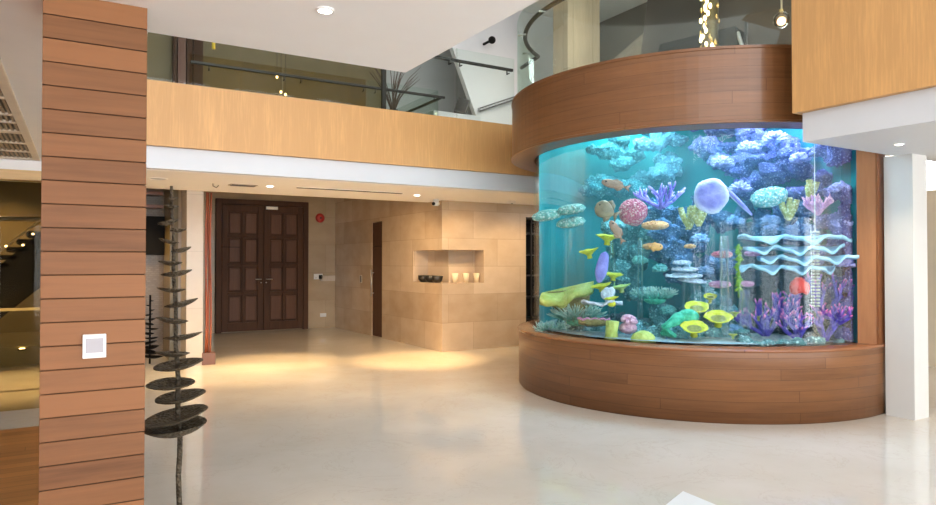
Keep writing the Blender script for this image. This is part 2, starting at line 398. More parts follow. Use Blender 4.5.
# niche things
def bowl_obj(x, y, label):
    o = empty('bowl', (x, y, 1.105), 0, label, 'bowl', 'dark bowls in the niche')
    MB().lathe([(0, .002), (.05, .002), (.085, .04), (.10, .115), (.094, .115), (.078, .045), (.04, .014), (0, .012)], 24).build('body', M_bowl, o, smooth=True)
    return o
for px, yy, lb in ((417.5, 10.58, 'black bowl at the left end of the niche ledge'), (428.5, 10.32, 'black bowl between two others on the niche ledge'), (436.5, 10.08, 'black bowl nearest the stone corner on the niche ledge')):
    p = atY(px, 283, yy); bowl_obj(min(max(p.x, 5.47), 5.54), yy, lb)
for px, lb in ((455, 'ivory candle cup nearest the inner corner of the niche'), (466, 'middle ivory candle cup in the niche'), (476.5, 'ivory candle cup at the right end of the niche')):
    p = atY(px, 283, 9.87)
    o = empty('candle_cup', (p.x, 9.87, 1.105), 0, lb, 'candle cup', 'ivory candle cups in the niche')
    MB().lathe([(0, 0), (.035, 0), (.055, .16), (.049, .16), (.04, .13), (0, .125)], 20).build('cup', M_candle, o, smooth=True)
    MB().tube([(0, 0, .125), (.002, 0, .15)], .003, 6).build('wick', M_black, o)
# dark shelving in the opening at the right of the core
o = empty('display_cabinet', (7.03, 9.8, 0), 0, 'tall dark shelving cabinet glimpsed between stone wall and tank', 'cabinet')
c = MB(); c.box(.02, 1.4, .44, .47, 0, 2.2); c.box(.02, .06, 0, .44, 0, 2.2); c.box(1.36, 1.4, 0, .44, 0, 2.2); c.box(.02, 1.4, 0, .44, 2.16, 2.2)
c.build('carcass', M_black, o)
for k in range(6): sbox('shelf', M_dark, .06, 1.36, .02, .44, .05+k*.38, .075+k*.38, o)
sbox('door_stile', M_dark, .15, .17, -.03, -.005, 0, 2.2, o)
for k, (xx, zz) in enumerate(((.30, .836), (.27, 1.215), (.12, 1.215))):
    t_ = empty('bottle', (7.03+xx, 9.9, zz), 0, ['bottle on the middle cabinet shelf behind the tank edge', 'taller bottle on the upper cabinet shelf behind the tank edge', 'bottle nearest the stone wall on the upper cabinet shelf'][k], 'bottle')
    MB().lathe([(0, 0), (.03, 0), (.03, .1), (.012, .14), (.012, .18), (0, .18)], 14).build('body', M_smoke_glass if k else M_dark, t_, smooth=True)

# ------------------------------------------------------------------ soffit fittings
def downlight(x, y, z, label, rad=.05, group='recessed downlights', spot=None):
    o = empty('downlight', (x, y, z), 0, label, 'downlight', group)
    MB().lathe([(rad*1.35, 0), (rad*1.35, -.006), (rad, -.008), (rad, 0)], 24).build('trim_ring', M_wtplastic, o, smooth=False)
    MB().lathe([(0, -.004), (rad, -.004), (rad, -.001), (0, -.001)], 24).build('lens', M_lens, o)
    if spot:
        l = bpy.data.lights.new('spot', 'SPOT'); l.energy = spot[0]; l.color = spot[1]; l.spot_size = R(spot[2]); l.spot_blend = .7; l.shadow_soft_size = .05
        lo = bpy.data.objects.new('downlight_spot', l); COL.objects.link(lo); lo.location = (x, y, z-.03)
        if len(spot) > 3: lo.rotation_euler = spot[3]
    return o
WARM = (1, .70, .37)
p = atz(325, 9.5, CZ); downlight(p.x, p.y, CZ, 'bright recessed downlight in the white ceiling over the camera', .027, spot=(10, (1, .9, .75), 110))
p = atz(270, 186, CZ); downlight(p.x, p.y, CZ, 'lit recessed downlight in the soffit before the double door', .045, spot=(120, WARM, 55))
p = atz(417, 195, CZ); downlight(p.x, p.y, CZ, 'lit recessed downlight in the soffit before the stone core', .045, spot=(300, (1, .64, .28), 54))
p = atz(899, 144, CZ); downlight(p.x, p.y, CZ, 'recessed downlight in the white soffit above the square column', .03, spot=(25, (1, .85, .65), 120))
def spot(x, y, z, e, size, col=WARM, tgt=None):  # bare spot without any fitting
    l = bpy.data.lights.new('spot', 'SPOT'); l.energy = e; l.color = col; l.spot_size = R(size); l.spot_blend = .8; l.shadow_soft_size = .06
    lo = bpy.data.objects.new('unseen_spot', l); COL.objects.link(lo); lo.location = (x, y, z)
    if tgt: lo.rotation_euler = (Vector(tgt)-Vector((x, y, z))).to_track_quat('-Z', 'Y').to_euler()
for i, (px, py, lb) in enumerate(((158, 178.5, 'pale round ceiling speaker at the left end of the back soffit'), )):
    p = atz(px, py, CZ); o = empty('ceiling_speaker', (p.x, p.y, CZ), 0, lb, 'ceiling speaker')
    MB().lathe([(.11, 0), (.11, -.006), (.09, -.008), (.09, 0)], 24).build('ring', M_cream, o); MB().lathe([(0, -.004), (.09, -.004), (.09, -.001), (0, -.001)], 24).build('grille', M_grey, o)
p = atz(243, 185, CZ); o = empty('soffit_vent', (p.x, p.y, CZ), 0, 'short rectangular grille in the back soffit left of the lit downlight', 'vent')
sbox('frame', M_taupe, -.17, .17, -.09, .09, -.008, 0, o); 
for k in range(4): sbox('slat', M_dark, -.15, .15, -.075+k*.04, -.05+k*.04, -.012, -.008, o)
pa, pb = atz(299, 188, CZ), atz(395, 193.5, CZ)
o = empty('slot_diffuser', ((pa.x+pb.x)/2, 9.0, CZ), 0, 'long thin slot diffuser running along the back soffit', 'air diffuser')
sbox('frame', M_cream, -.78, .78, -.035, .035, -.006, 0, o); sbox('slot', M_black, -.77, .77, -.03, .03, -.012, -.006, o)
for px, py, lb in ((213, 183.5, 'small dark ceiling hook in the back soffit near the red poles'),):
    p = atz(px, py, CZ); MBo = MB().tube([(0, 0, 0), (0, 0, -.03), (.04, 0, -.05), (.07, 0, -.02)], .006, 6).build('ceiling_hook', M_dark, None, True, loc=(p.x, p.y, CZ)); tag(MBo, lb, 'hook')
p = atz(512, 201, CZ); o = empty('smoke_detector', (p.x, p.y, CZ), 0, 'round smoke detector in the soffit beside the tank', 'smoke detector')
MB().lathe([(0, -.04), (.03, -.04), (.055, -.02), (.06, 0), (0, 0)], 20).build('housing', M_cream, o, smooth=True); MB().lathe([(0, -.046), (.015, -.046), (.015, -.04), (0, -.04)], 12).build('sensor', M_dark, o)
# louvred air grille in the left ceiling
o = empty('ceiling_grille', (-.13, 7.80, CZ), -R(1.6), 'large cream louvred air grille in the ceiling left of the plank column', 'air grille')
b = MB(); gx, gy = -1.3, -4.4
b.box(-.055, 0, gy, 0, -.02, 0); b.box(gx, -.055, -.06, 0, -.02, 0); b.box(gx, -.055, gy, gy+.1, -.02, 0); b.box(gx, gx+.09, gy, 0, -.02, 0)
rows = [-.06, -.52, -1.02, -1.58, -2.0, -2.3, -2.85, -3.4, -3.9, gy+.1]
for k, r_ in enumerate(rows[1:-1]): b.box(gx, -.055, r_-(.06 if k == 2 else .03), r_+(.06 if k == 2 else .03), -.018, 0)
b.build('frame', plain('cream_metal', (.74, .66, .54), .5), o, bevel=.003)
s_ = MB()
for i in range(len(rows)-1):
    y1, y0 = rows[i]-.03, rows[i+1]+.03; x = gx+.1
    while x < -.07: s_.box(x, x+.016, y0, y1, -.014, -.002); x += .034
tag(s_.build('slats', plain('taupe_slats', (.34, .27, .19), .5), o), 'darker thin louvre slats')
b = MB(); b.box(gx+.02, -.02, gy+.02, -.02, -.002, -.0005); b.build('duct_back', M_dark, o)

# ------------------------------------------------------------------ left room behind glass
struct(sbox('trim_5', M_header, -6, .3, 7.98, 8.12, 2.255, 2.35)); struct(sbox('trim_6', M_cream, -6, .3, 8.0, 8.12, 2.35, 2.449))
struct(sbox('window_1', M_smoke_glass, -3, .28, 8.05, 8.062, .0, 2.255))
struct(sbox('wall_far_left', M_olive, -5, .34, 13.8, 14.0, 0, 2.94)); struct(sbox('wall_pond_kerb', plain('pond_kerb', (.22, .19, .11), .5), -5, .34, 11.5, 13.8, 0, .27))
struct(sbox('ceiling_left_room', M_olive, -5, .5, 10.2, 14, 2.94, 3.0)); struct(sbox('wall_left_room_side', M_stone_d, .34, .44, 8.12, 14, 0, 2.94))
o = empty('staircase', (0, 10.6, 0), 0, 'dark staircase rising to the right behind the smoked glass', 'staircase')
pa, pb, pc, pd = atY(-40, 350, 10.6), atY(41, 287, 10.6), atY(41, 232, 10.6), atY(-40, 297, 10.6)
MB().add([pa, pb, pc, pd]+[q+Vector((0, 1.1, 0)) for q in (pa, pb, pc, pd)], [(0, 1, 2, 3), (7, 6, 5, 4), (0, 4, 5, 1), (1, 5, 6, 2), (2, 6, 7, 3), (3, 7, 4, 0)]).build('stringer', M_black, o).location = (0, -10.6, 0)
for k in range(8):
    q = pd.lerp(pc, (k+.5)/8); tr = sbox('tread', M_black, -.11, .13, 0, 1.1, 0, .06, o); tr.location = (q.x, 0, q.z)
MB().tube([(pd+Vector((0, -.02, .18)))-Vector((0, 10.6, 0)), (pc+Vector((0, -.02, .16)))-Vector((0, 10.6, 0))], .012, 8).build('handrail', M_steel, o)
for px, py, lb in ((6, 246, 'lower small glowing step light on the dark staircase'), (23, 245, 'middle small glowing step light on the dark staircase'), (33, 234, 'upper small glowing step light on the dark staircase')):
    q = atY(px, py, 10.55); tag(MB().ell((0, 0, 0), (.016, .01, .012), 10, 6).build('step_light', M_bulb, None, True, loc=q), lb, 'step light', 'step lights on the staircase')
q = atY(22, 350, 11.44); o = empty('uplight', (q.x, 11.44, q.z), 0, 'small glowing light on the low kerb behind the smoked glass', 'uplight')
MB().lathe([(0, 0), (.05, 0), (.05, .02), (0, .02)], 16).build('housing', M_dark, o); MB().lathe([(0, .021), (.035, .021), (.035, .024), (0, .024)], 16).build('lens', M_uplight, o)
q = atY(20, 309.5, 9.4); tag(sbox('glass_edge_bar', plain('bronze_bar', (.55, .45, .28), .3, .5), -2.5, .34, 9.4, 9.46, q.z-.015, q.z+.015), 'slim pale horizontal bar crossing behind the smoked glass', 'rail')
q = atY(20, 217, 11.5); tag(MB().tube([(-2.5, 12.2, q.z-.02), (.33, 12.2, q.z+.02)], .035, 10).build('wall_rail', M_steel, None, True), 'shiny horizontal tube high on the wall behind the staircase', 'rail')

# dark objects in the recess between the plank column and the pale pillar
pa, pb = atY(140, 216, 11.55), atY(165.5, 255, 11.55)
tag(sbox('wall_screen', M_black, pa.x-.3, pb.x, 11.5, 11.6, pb.z, pa.z, None, .005), 'black wall screen in the recess left of the pale pillar', 'screen')
for py, lb in ((193, 'upper dark shelf in the recess left of the pale pillar'), (206, 'lower dark shelf in the recess left of the pale pillar')):
    q = atY(150, py, 11.3); tag(sbox('recess_shelf', M_brown, .3, 1.4, 11.3, 11.6, q.z-.025, q.z+.025), lb, 'shelf')
# red poles beside the pillar on a brown box
q = atz(207, 365, 0); o = empty('pole_sculpture', (1.88, 10.3, 0), 0, 'tall bundle of thin red-brown poles on a brown box beside the pale pillar', 'pole sculpture')
sbox('plinth', M_brown, -.1, .08, -.1, .1, 0, .17, o, .006)
for k in range(4):
    x = -.045+k*.022; y = -.03+.03*((k*3) % 4-1); xs = [(x+.008*math.sin(i*.9+k*2), y+.006*math.cos(i*1.3+k), .17+i*.285) for i in range(9)]
    xs[-1] = (xs[-1][0], xs[-1][1], 2.44); MB().tube(xs, .013, 8).build('pole', M_redwood, o, True)

# ------------------------------------------------------------------ leaf tower sculptures
def leaf_mb(a, bw, depth, th=.006):
    b = MB(); n, m = 28, 5; vs = []
    for side in (0, 1):
        for j in range(m+1):
            r = j/m
            for k in range(n):
                an = 2*math.pi*k/n; cx, sy = math.cos(an), math.sin(an)
                x = a*r*math.copysign(abs(cx)**.9, cx); y = bw*r*math.copysign(abs(sy)**1.15, sy)
                wob = 1+.035*math.sin(3*an+1)
                z = depth*(r**2.2)*(1+.25*cx)
                vs.append((x*wob, y*wob, z-(th*(1.6-r) if side else 0)))
    fs = []
    for side in (0, 1):
        o = side*(m+1)*n
        for j in range(m):
            for k in range(n):
                q = (o+j*n+k, o+(j+1)*n+k, o+(j+1)*n+(k+1) % n, o+j*n+(k+1) % n)
                fs.append(q if not side else q[::-1])
    o2 = (m+1)*n
    for k in range(n): fs.append((m*n+k, o2+m*n+k, o2+m*n+(k+1) % n, m*n+(k+1) % n))
    return b.add(vs, fs)
SY = 4.0
sb = atY(179, 505, SY); st = atY(171.5, 186, SY)
o = empty('leaf_tower', (sb.x, SY, 0), 0, 'tall dark bronze tower of stacked leaf dishes beside the plank column', 'sculpture')
def stem_x(z): return (st.x-sb.x)*max(0, (z-.5))/1.35
pts = [(stem_x(z*.1)+.004*math.sin(z*1.7), .003*math.cos(z*2.1), z*.1) for z in range(0, 19)]; pts[-1] = (stem_x(st.z), 0, st.z)
MB().tube(pts, [.0145]*8+[.013-.0005*k for k in range(11)], 10).build('stem', M_bronze, o, True)
MB().lathe([(0, 0), (.19, 0), (.19, .012), (.03, .02), (0, .02)], 32).build('base_plate', M_bronze, o, True)
LV = [(172.5, 199, 10, 5), (171, 207, 15, -6), (168, 223.5, 20, 12), (178, 231, 16, 5), (168, 242, 21, -14), (181, 251, 20, 12), (170, 264, 25, -4), (176, 275, 30, 7), (170.5, 291, 29, -5),
      (181, 305.5, 33, 12), (171, 322, 33, -9), (182, 338.5, 38, 6), (171.5, 355.5, 35, -4), (178, 368, 47, 4), (170.5, 387, 45, -4), (180, 400, 48, 4), (175.5, 421, 62, 8), (174.5, 434, 60, -3)]
for px, py, w, tilt in LV:
    q = atY(px, py, SY); wm = w/F*3.72/2
    low = py > 360
    lf = leaf_mb(wm, wm*(1.0 if w > 40 else .7), wm*(.2 if py < 425 else .34)).build('leaf', M_bronze, o, True)
    lf.location = (q.x-sb.x, -.005, q.z); lf.rotation_euler = (R(5 if low else -4), -R(tilt), -YAW+R(20)*math.copysign(1, tilt)*.5)
o = empty('dark_leaf_tower', (1.17, 10.75, 0), 0, 'small black stacked tower ornament on the floor in the recess by the pillar', 'sculpture')
MB().tube([(0, 0, 0), (0, 0, .98)], .014, 8).build('stem', M_black, o)
for k in range(13):
    w = .15*(1-k/15); lf = leaf_mb(w, w*.7, w*.2).build('leaf', M_black, o, True); lf.location = (.02*(-1)**k, 0, .08+k*.068); lf.rotation_euler = (0, R(8)*(-1)**k, k*2.1)

# ------------------------------------------------------------------ upper storey furnishing
def rail(name, pts, r, m, parent): return MB().tube(pts, r, 10).build(name, m, parent, True)
o = empty('glass_balustrade', (0, 8.0, 3.385), 0, 'frameless glass balustrade with dark handrail on the near orange parapet', 'balustrade')
for k in range(4):
    x0 = .5+k*1.3 if k < 3 else 4.643-.0; x1 = x0+1.285 if k < 3 else 5.58
    if k == 2: x1 = 4.6
    sbox('glass_panel', M_rail_glass, x0, x1, -.006, .006, -.0, .955, o)
sbox('glass_panel', M_rail_glass, 4.625, 4.637, -.02, .02, 0, .955, o)
MB().box(.5, 5.6, .04, .08, .79, .83).build('handrail', M_dark, o, bevel=.008)
for x in (.9, 1.9, 2.9, 4.55, 4.72, 5.5): MB().tube([(x, .0, .74), (x, .06, .74), (x, .06, .80)], .009, 8).build('bracket', M_dark, o, True)
o = empty('stair_balustrade', (1.57, 10.05, 3.2), 0, 'further glass balustrade with dark rail turning back behind the orange parapet', 'balustrade')
for x0, x1 in ((0, 1.28), (1.3, 2.6), (2.62, 3.9)): sbox('glass_panel', M_smoke_glass if x0 < 2.6 else M_rail_glass, x0, x1, -.006, .006, 0, 1.12, o)
tag(sbox('glass_return', M_rail_glass, 3.89, 3.902, .01, 1.6, 0, 1.12, o), 'clear side pane turning away')
MB().box(0, 4.0, -.065, -.025, .98, 1.02).build('handrail', M_dark, o, bevel=.008)
MB().box(3.93, 3.97, 0, 1.5, .98, 1.02).build('return_handrail', M_dark, o, bevel=.008)
for x in (.25, 1.3, 1.55, 2.55, 2.75, 3.8): MB().tube([(x, 0, .93), (x, -.045, .93), (x, -.045, .99)], .009, 8).build('bracket', M_dark, o, True)
q = atY(383, 92, 9.97); sbox('newel_post', M_dark, q.x-1.57-.03, q.x-1.57+.03, -.13, -.07, 0, 1.35, o)
# wood posts
o = empty('timber_posts', (0, 14.4, 3.2), 0, 'cluster of dark brown timber posts against the olive upper wall', 'post cluster')
for px0, px1 in ((173.5, 177), (178, 186), (187, 192.5), (193.5, 203)):
    a, c = atY(px0, 60, 14.4), atY(px1, 60, 14.4); sbox('post', M_door if px0 != 178 else M_brown, a.x, c.x, 0, .2, 0, 4.2, o)
q = atY(213, 46, 12.5); tag(MB().tube([(q.x, 12.5, 7.4), (q.x+.01, 12.5, q.z-.05)], .03, 8).build('yellow_banner', M_yellow), 'narrow yellow cloth strip hanging above the rear balustrade', 'banner')
for px, py, lb in ((277, 77, 'upper of three small glowing bulbs behind the rear balustrade'), (281, 92, 'lower left of three small glowing bulbs behind the rear balustrade'), (285.5, 94.5, 'lower right of three small glowing bulbs behind the rear balustrade')):
    q = atY(px, py, 13.2); o = empty('pendant_bulb', q, 0, lb, 'pendant lamp', 'small pendant bulbs')
    MB().ell((0, 0, 0), (.022, .022, .028), 14, 8).build('bulb', M_bulb, o, True); MB().tube([(0, 0, .04), (0, 0, 7.5-q.z)], .004, 6).build('cord', M_dark, o)
# vase of twigs
q = atz(393, 112, 3.2) if False else atY(393, 110, 11.0)
o = empty('twig_vase', (q.x, 11.0, 3.2), 0, 'dark floor vase of tall bare twigs behind the balustrades', 'vase')
zz = q.z-3.2
MB().lathe([(0, 0), (.12, 0), (.16, zz*.4), (.07, zz*.85), (.09, zz), (.08, zz), (.05, zz*.8), (0, zz*.75)], 24).build('vase', M_dark, o, True)
rg = random.Random(3); b = MB()
for k in range(26):
    an = rg.uniform(-1, 1); sx = an*.62+rg.uniform(-.08, .08); sy = rg.uniform(-.25, .25); L = rg.uniform(.55, .85)
    pts = [(sx*t*t*.9+sx*.1*t, sy*t, zz-.15+(L+.15)*t+.01*math.sin(t*9+k)) for t in (0, .25, .5, .75, 1)]
    b.tube(pts, [.010, .009, .007, .006, .003], 6)
b.build('twigs', plain('twig_bark', (.10, .055, .035), .7), o)
pa = atY(394, 110, 10.6); pb = atY(447, 115, 10.6)
tag(sbox('white_ledge', M_white, 5.62, 6.6, 10.5, 11.0, 3.2, atY(430, 111, 10.6).z, None, .01), 'bright white low block on the upper floor right of the twig vase', 'block')
q = atY(464, 107, 12.6); o = empty('wall_speaker', (q.x, 12.7, q.z), R(-25), 'grey tilted speaker low on the upper storey by the white slope', 'speaker')
M_tilt = Matrix.Rotation(R(-20), 4, 'X') @ Matrix.Rotation(R(18), 4, 'Y')
MB().box(-.13, .13, -.1, .1, -.18, .18, M_tilt).build('cabinet', plain('speaker_grey', (.13, .12, .11), .5), o, bevel=.01); MB().box(-.11, .11, -.112, -.1, -.16, .16, M_tilt).build('grille', M_dark, o)
MB().tube([(0, .1, 0), (0, .35, -.02)], .02, 8).build('bracket', M_dark, o)
q = atY(492, 40, 12.9); o = empty('spot_sensor', (q.x, q.y, q.z), 0, 'small black round spotlight on the white attic slope', 'spotlight')
MB().ell((0, 0, 0), (.085, .085, .085), 16, 10).build('shell', M_black, o, True); MB().tube([(0, 0, 0), (0, .35, 0)], .03, 10).build('stalk', M_black, o, True)
pa, pb = atY(479, 110, 12.86), atY(515, 98, 12.9)
o = empty('attic_diffuser', pa, 0, 'thin grey linear diffuser on the white attic slope beside the curved rail', 'air diffuser')
dv = pb-pa
for off, nm, mm in ((0, 'frame', M_fascia), (.03, 'slot', M_dark), (-.03, 'slot', M_dark)):
    MB().tube([Vector((0, -.04 if nm == 'slot' else 0, off)), dv*1.1+Vector((0, -.04 if nm == 'slot' else 0, off))], .055 if nm == 'frame' else .012, 6).build(nm, mm, o)
# gold cluster lamp and glass ball pendant
q = atY(710, 30, 7.4); o = empty('gold_cluster_pendant', (q.x, 7.4, 7.4), 0, 'tall hanging cluster lamp with golden glints above the tank band', 'pendant lamp')
MB().tube([(0, 0, 0), (0, 0, -4.15)], .13, 16).build('mesh_column', plain('bronze_net', (.16, .12, .05), .35, .6), o, True)
rg = random.Random(5)
for k in range(56):
    an = rg.uniform(0, 6.28) if k < 20 else R(215)+rg.uniform(-1.3, 1.3); z = -rg.uniform(.3, 4.1) if k < 16 else -rg.uniform(1.55, 2.6); MB().ell((0, 0, 0), (.024, .024, .045), 8, 5).build('bulb', M_bulb if k % 2 else M_gold, o, True, loc=(.145*math.cos(an), .145*math.sin(an), z))
q = atY(781.5, 20, 5.6); o = empty('glass_ball_pendant', q, 0, 'glowing glass ball pendant on a cord beside the orange wall', 'pendant lamp')
rr = 8.3/F*(q-Vector((0, 0, H))).dot(FW)
MB().ell((0, 0, 0), (rr, rr, rr), 24, 16).build('globe', glass('globe_glass', (1, .88, .74), 2.2), o, True)
MB().ell((0, 0, -rr*.15), (rr*.5, rr*.5, rr*.5), 16, 10).build('bulb', emit('globe_bulb', (1, .66, .36), 3.5), o, True)
MB().tube([(0, 0, rr*.9), (0, 0, 7.4-q.z)], .012, 8).build('cord', plain('pale_cord', (.6, .5, .35), .5), o); MB().tube([(0, 0, rr*.8), (0, 0, rr*1.25)], .03, 12).build('cap', M_gold, o)
# dark angular stair volume seen above the tank band
o = empty('upper_stair_flight', (0, 0, 0), 0, 'dark angled stair flight seen above the tank band by the golden lamp', 'staircase')
qa = [atY(658, 52, 8.9), atY(740, 52, 6.9), atY(735, 26, 6.9), atY(660, 44, 8.9)]
tag(quadslab('stringer', M_black, qa, -.25, o), 'black angled side')
MB().tube([atY(672, 52, 8.7), atY(727, 30, 7.2), atY(738, 33, 6.9), atY(745, 55, 6.8)], .03, 8).build('handrail', M_steel, o, True)
MB().tube([atY(746, 52, 6.85), atY(746, 22, 6.85)], .025, 8).build('post', M_dark, o)

# thin flat white piece at the front edge of the view
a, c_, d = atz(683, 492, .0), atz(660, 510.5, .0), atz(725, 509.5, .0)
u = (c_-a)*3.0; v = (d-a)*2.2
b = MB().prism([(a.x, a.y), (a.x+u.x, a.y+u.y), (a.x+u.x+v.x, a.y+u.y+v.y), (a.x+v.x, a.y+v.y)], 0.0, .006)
tag(b.build('white_piece', plain('matte_white', (.70, .705, .70), .8, var=.01)), 'corner of a thin plain white piece lying flat on the marble at the front', 'mat')

# ================================================================== aquarium
C = Vector((6.54, 5.64)); RG = 1.90; RO = 2.08; RB = 2.16
aq = empty('aquarium', (C.x, C.y, 0), 0, 'large curved walk-up aquarium with wooden base and wooden top band', 'aquarium')
ZB, ZT, ZTOP = .668, 2.685, 3.375
A0, A1 = R(120), R(278.0)
MB().lathe([(RO-.12, 0), (RO-.015, 0), (RO-.015, .02), (RO, .02), (RO, ZB-.03)], 128, uvs=True).build('base', M_tank, aq, True)
M_rim = wood('rim_wood', (.26, .10, .04), (.15, .055, .022), .5, uv=True, line=0, var=.05, rough=.18)
MB().lathe([(RO, ZB-.03), (RO+.015, ZB-.025), (RO+.018, ZB-.01), (RO+.008, ZB), (RG-.15, ZB)], 128, uvs=True).build('base_rim', M_rim, aq, True)
MB().lathe([(RG-.01, ZT), (RB, ZT), (RB+.012, ZT+.004), (RB+.012, ZT+.022), (RB, ZT+.028), (RB, ZTOP-.03), (RB+.008, ZTOP-.025), (RB+.008, ZTOP), (RG-.01, ZTOP)], 128, uvs=True).build('top_band', M_band, aq)
for pl in aq.children[-1].data.polygons: pl.use_smooth = abs(pl.normal.z) < .3
g = MB(); g.lathe([(RG, ZB), (RG, ZT+.05)], 96, A0, A1); g.lathe([(RG-.03, ZT+.05), (RG-.03, ZB)], 96, A0, A1)
g.build('glass_wall', M_tank_glass, aq, True)
MB().lathe([(RG, ZT-.0), (RG+.004, ZT-.002), (RG+.004, ZT+.01)], 96, A0, A1).build('glass_seal', M_dark, aq, True)
def loc2(p): return (p[0]-C.x, p[1]-C.y)
def hitc(x, r):
    d = ray(x, 250).to_2d().normalized(); bq = d.dot(C); q = bq*bq-C.dot(C)+r*r; return d*(bq-math.sqrt(max(q, 0)))
J1, J2, J3 = hitc(857, 1.90), hitc(876, 2.05), hitc(884, 2.06)
jam = [loc2(p) for p in (J1, J2, J3, J1+(J3-J2)*1.2)]
MB().prism(jam, ZB, ZT).build('jamb', wood('jamb_wood', (.33, .145, .06), (.21, .085, .034), .5, along='z', L=6, line=0, var=.1), aq)
MB().prism([loc2(p) for p in (J2+Vector((0, -.02)), J3+Vector((-.005, -.02)), J3+Vector((0, .01)), J2+Vector((0, .005)))], ZB-.02, ZT).build('jamb_trim', M_rim, aq)
BK = [(5.12, 6.80), (5.75, 7.30), (6.7, 7.05), (7.22, 6.0), (7.28, 4.8), (J1.x+.012, J1.y-.006)]
for _ in range(3): BK = [BK[0]]+[q for a, b_ in zip(BK, BK[1:]) for q in ((a[0]*.75+b_[0]*.25, a[1]*.75+b_[1]*.25), (a[0]*.25+b_[0]*.75, a[1]*.25+b_[1]*.75))]+[BK[-1]]
poly = [loc2(p) for p in BK]+[loc2((x+.08*(1 if 1 else 0), y+.05)) for x, y in BK[::-1]]
def teal():
    t = NT('teal_backdrop'); n = t.noise(t.co(), 1.4, 4)
    return t.pr(t.ramp(n, [(.3, (.015, .17, .19)), (.7, (.03, .28, .30))]), .8, spec=.1)
MB().prism(poly, ZB, ZTOP-.1).build('backdrop', teal(), aq)
for pl in aq.children[-1].data.polygons: pl.use_smooth = False
MB().lathe([(0, ZTOP-.06), (RG-.02, ZTOP-.06), (RG-.02, ZTOP-.02), (0, ZTOP-.02)], 64).build('lid', M_wtplastic, aq)
# floor of the tank
def sand():
    t = NT('coral_sand'); n = t.noise(t.co(), 30, 4); return t.pr(t.ramp(n, [(.3, (.18, .24, .26)), (.7, (.40, .45, .46))]), .9, 0, n, .4)
s_ = MB(); nr, na = 10, 72; vs = []
for i in range(nr+1):
    for k in range(na):
        r = (RG-.045)*i/nr; a = 2*math.pi*k/na; p = Vector((r*math.cos(a), r*math.sin(a), 0))
        vs.append((p.x, p.y, .690+(.03*noise.noise(p*2.2) if i < nr else 0)))
s_.add(vs, [(i*na+k, (i+1)*na+k, (i+1)*na+(k+1) % na, i*na+(k+1) % na) for i in range(nr) for k in range(na)])
tag(s_.build('sand_bed', sand(), aq, True), 'pale sandy bottom', kind='stuff')
# the water itself
t = NT('sea_water')
va = t.n('VolumeAbsorption', Color=(.35, .86, .92), Density=.22); vsn = t.n('VolumeScatter', Color=(.45, .9, 1.0), Density=.055, Anisotropy=.3)
ad = t.n('AddShader'); t.t.links.new(va.outputs[0], ad.inputs[0]); t.t.links.new(vsn.outputs[0], ad.inputs[1]); t.t.links.new(ad.outputs[0], t.out.inputs['Volume'])
M_water = t.m
wp = [(RG-.04)*Vector((math.cos(a), math.sin(a))) for a in [A0+R(4)+(A1-A0-R(7))*k/60 for k in range(61)]]
wp += [Vector(loc2(p))-Vector((.02, 0)) for p in BK[::-1][1:-1]]
MB().prism([(p.x, p.y) for p in wp], .672, 2.80).build('water', M_water, aq)
# curved glass rail on top of the band
g = MB(); ra0, ra1 = R(118), R(262)
g.lathe([(RB-.06, ZTOP), (RB-.06, 4.34), (RB-.072, 4.34), (RB-.072, ZTOP), (RB-.06, ZTOP)], 60, ra0, ra1)
crail = empty('curved_balustrade', (C.x, C.y, ZTOP), 0, 'curved glass balustrade with dark handrail standing on the tank band', 'balustrade')
for v_ in g.v: pass
g.v = [(x, y, z-ZTOP) for x, y, z in g.v]
g.build('curved_glass', glass('green_edge_glass', (.90, .96, .93), .12), crail, True)
rr_ = RB-.16; pts = [(rr_*math.cos(a), rr_*math.sin(a), .835) for a in [R(120)+(R(258)-R(120))*k/50 for k in range(51)]]
MB().tube(pts, .026, 10).build('handrail', M_dark, crail, True)
e = Vector(pts[0]); MB().tube([e+Vector((0, 0, 0)), Vector((5.66-C.x, 7.93-C.y, .835))], .026, 10).build('rail_end', M_dark, crail, True)
for a in (130, 150, 172, 195, 225): MB().tube([((RB-.065)*math.cos(R(a)), (RB-.065)*math.sin(R(a)), .79), (rr_*math.cos(R(a)), rr_*math.sin(R(a)), .80)], .012, 8).build('bracket', M_steel, crail, True)

# ------------------------------------------------------------------ reef
def front(x):
    d = ray(x, 250).to_2d(); n = d.length; d = d/n; bq = d.dot(C); q = bq*bq-C.dot(C)+(RG-.06)**2
    q = max(q, 0.0); return bq-math.sqrt(q), bq+math.sqrt(q), d
def back(x):
    t0, t1, d = front(x); best = t1
    for i in range(len(BK)-1):
        p, q = Vector(BK[i]), Vector(BK[i+1]); e_ = q-p; den = d.x*e_.y-d.y*e_.x
        if abs(den) < 1e-6: continue
        t_ = (p.x*e_.y-p.y*e_.x)/den; s_ = (p.x*d.y-p.y*d.x)/den
        if -.05 <= s_ <= 1.05 and t_ > t0: best = min(best, t_)
    return best
def tp(x, y, f):
    t0, t1, d = front(x); tb = back(x); L = t0+f*(tb-t0); r = ray(x, y); k = L/r.to_2d().length
    return Vector((0, 0, H))+r*k
def pxm(p): return (p-Vector((0, 0, H))).dot(FW)/F     # metres per photo pixel at a point
VR = Matrix.Rotation(-YAW-R(14), 4, 'Z')               # local x = across the view of the tank

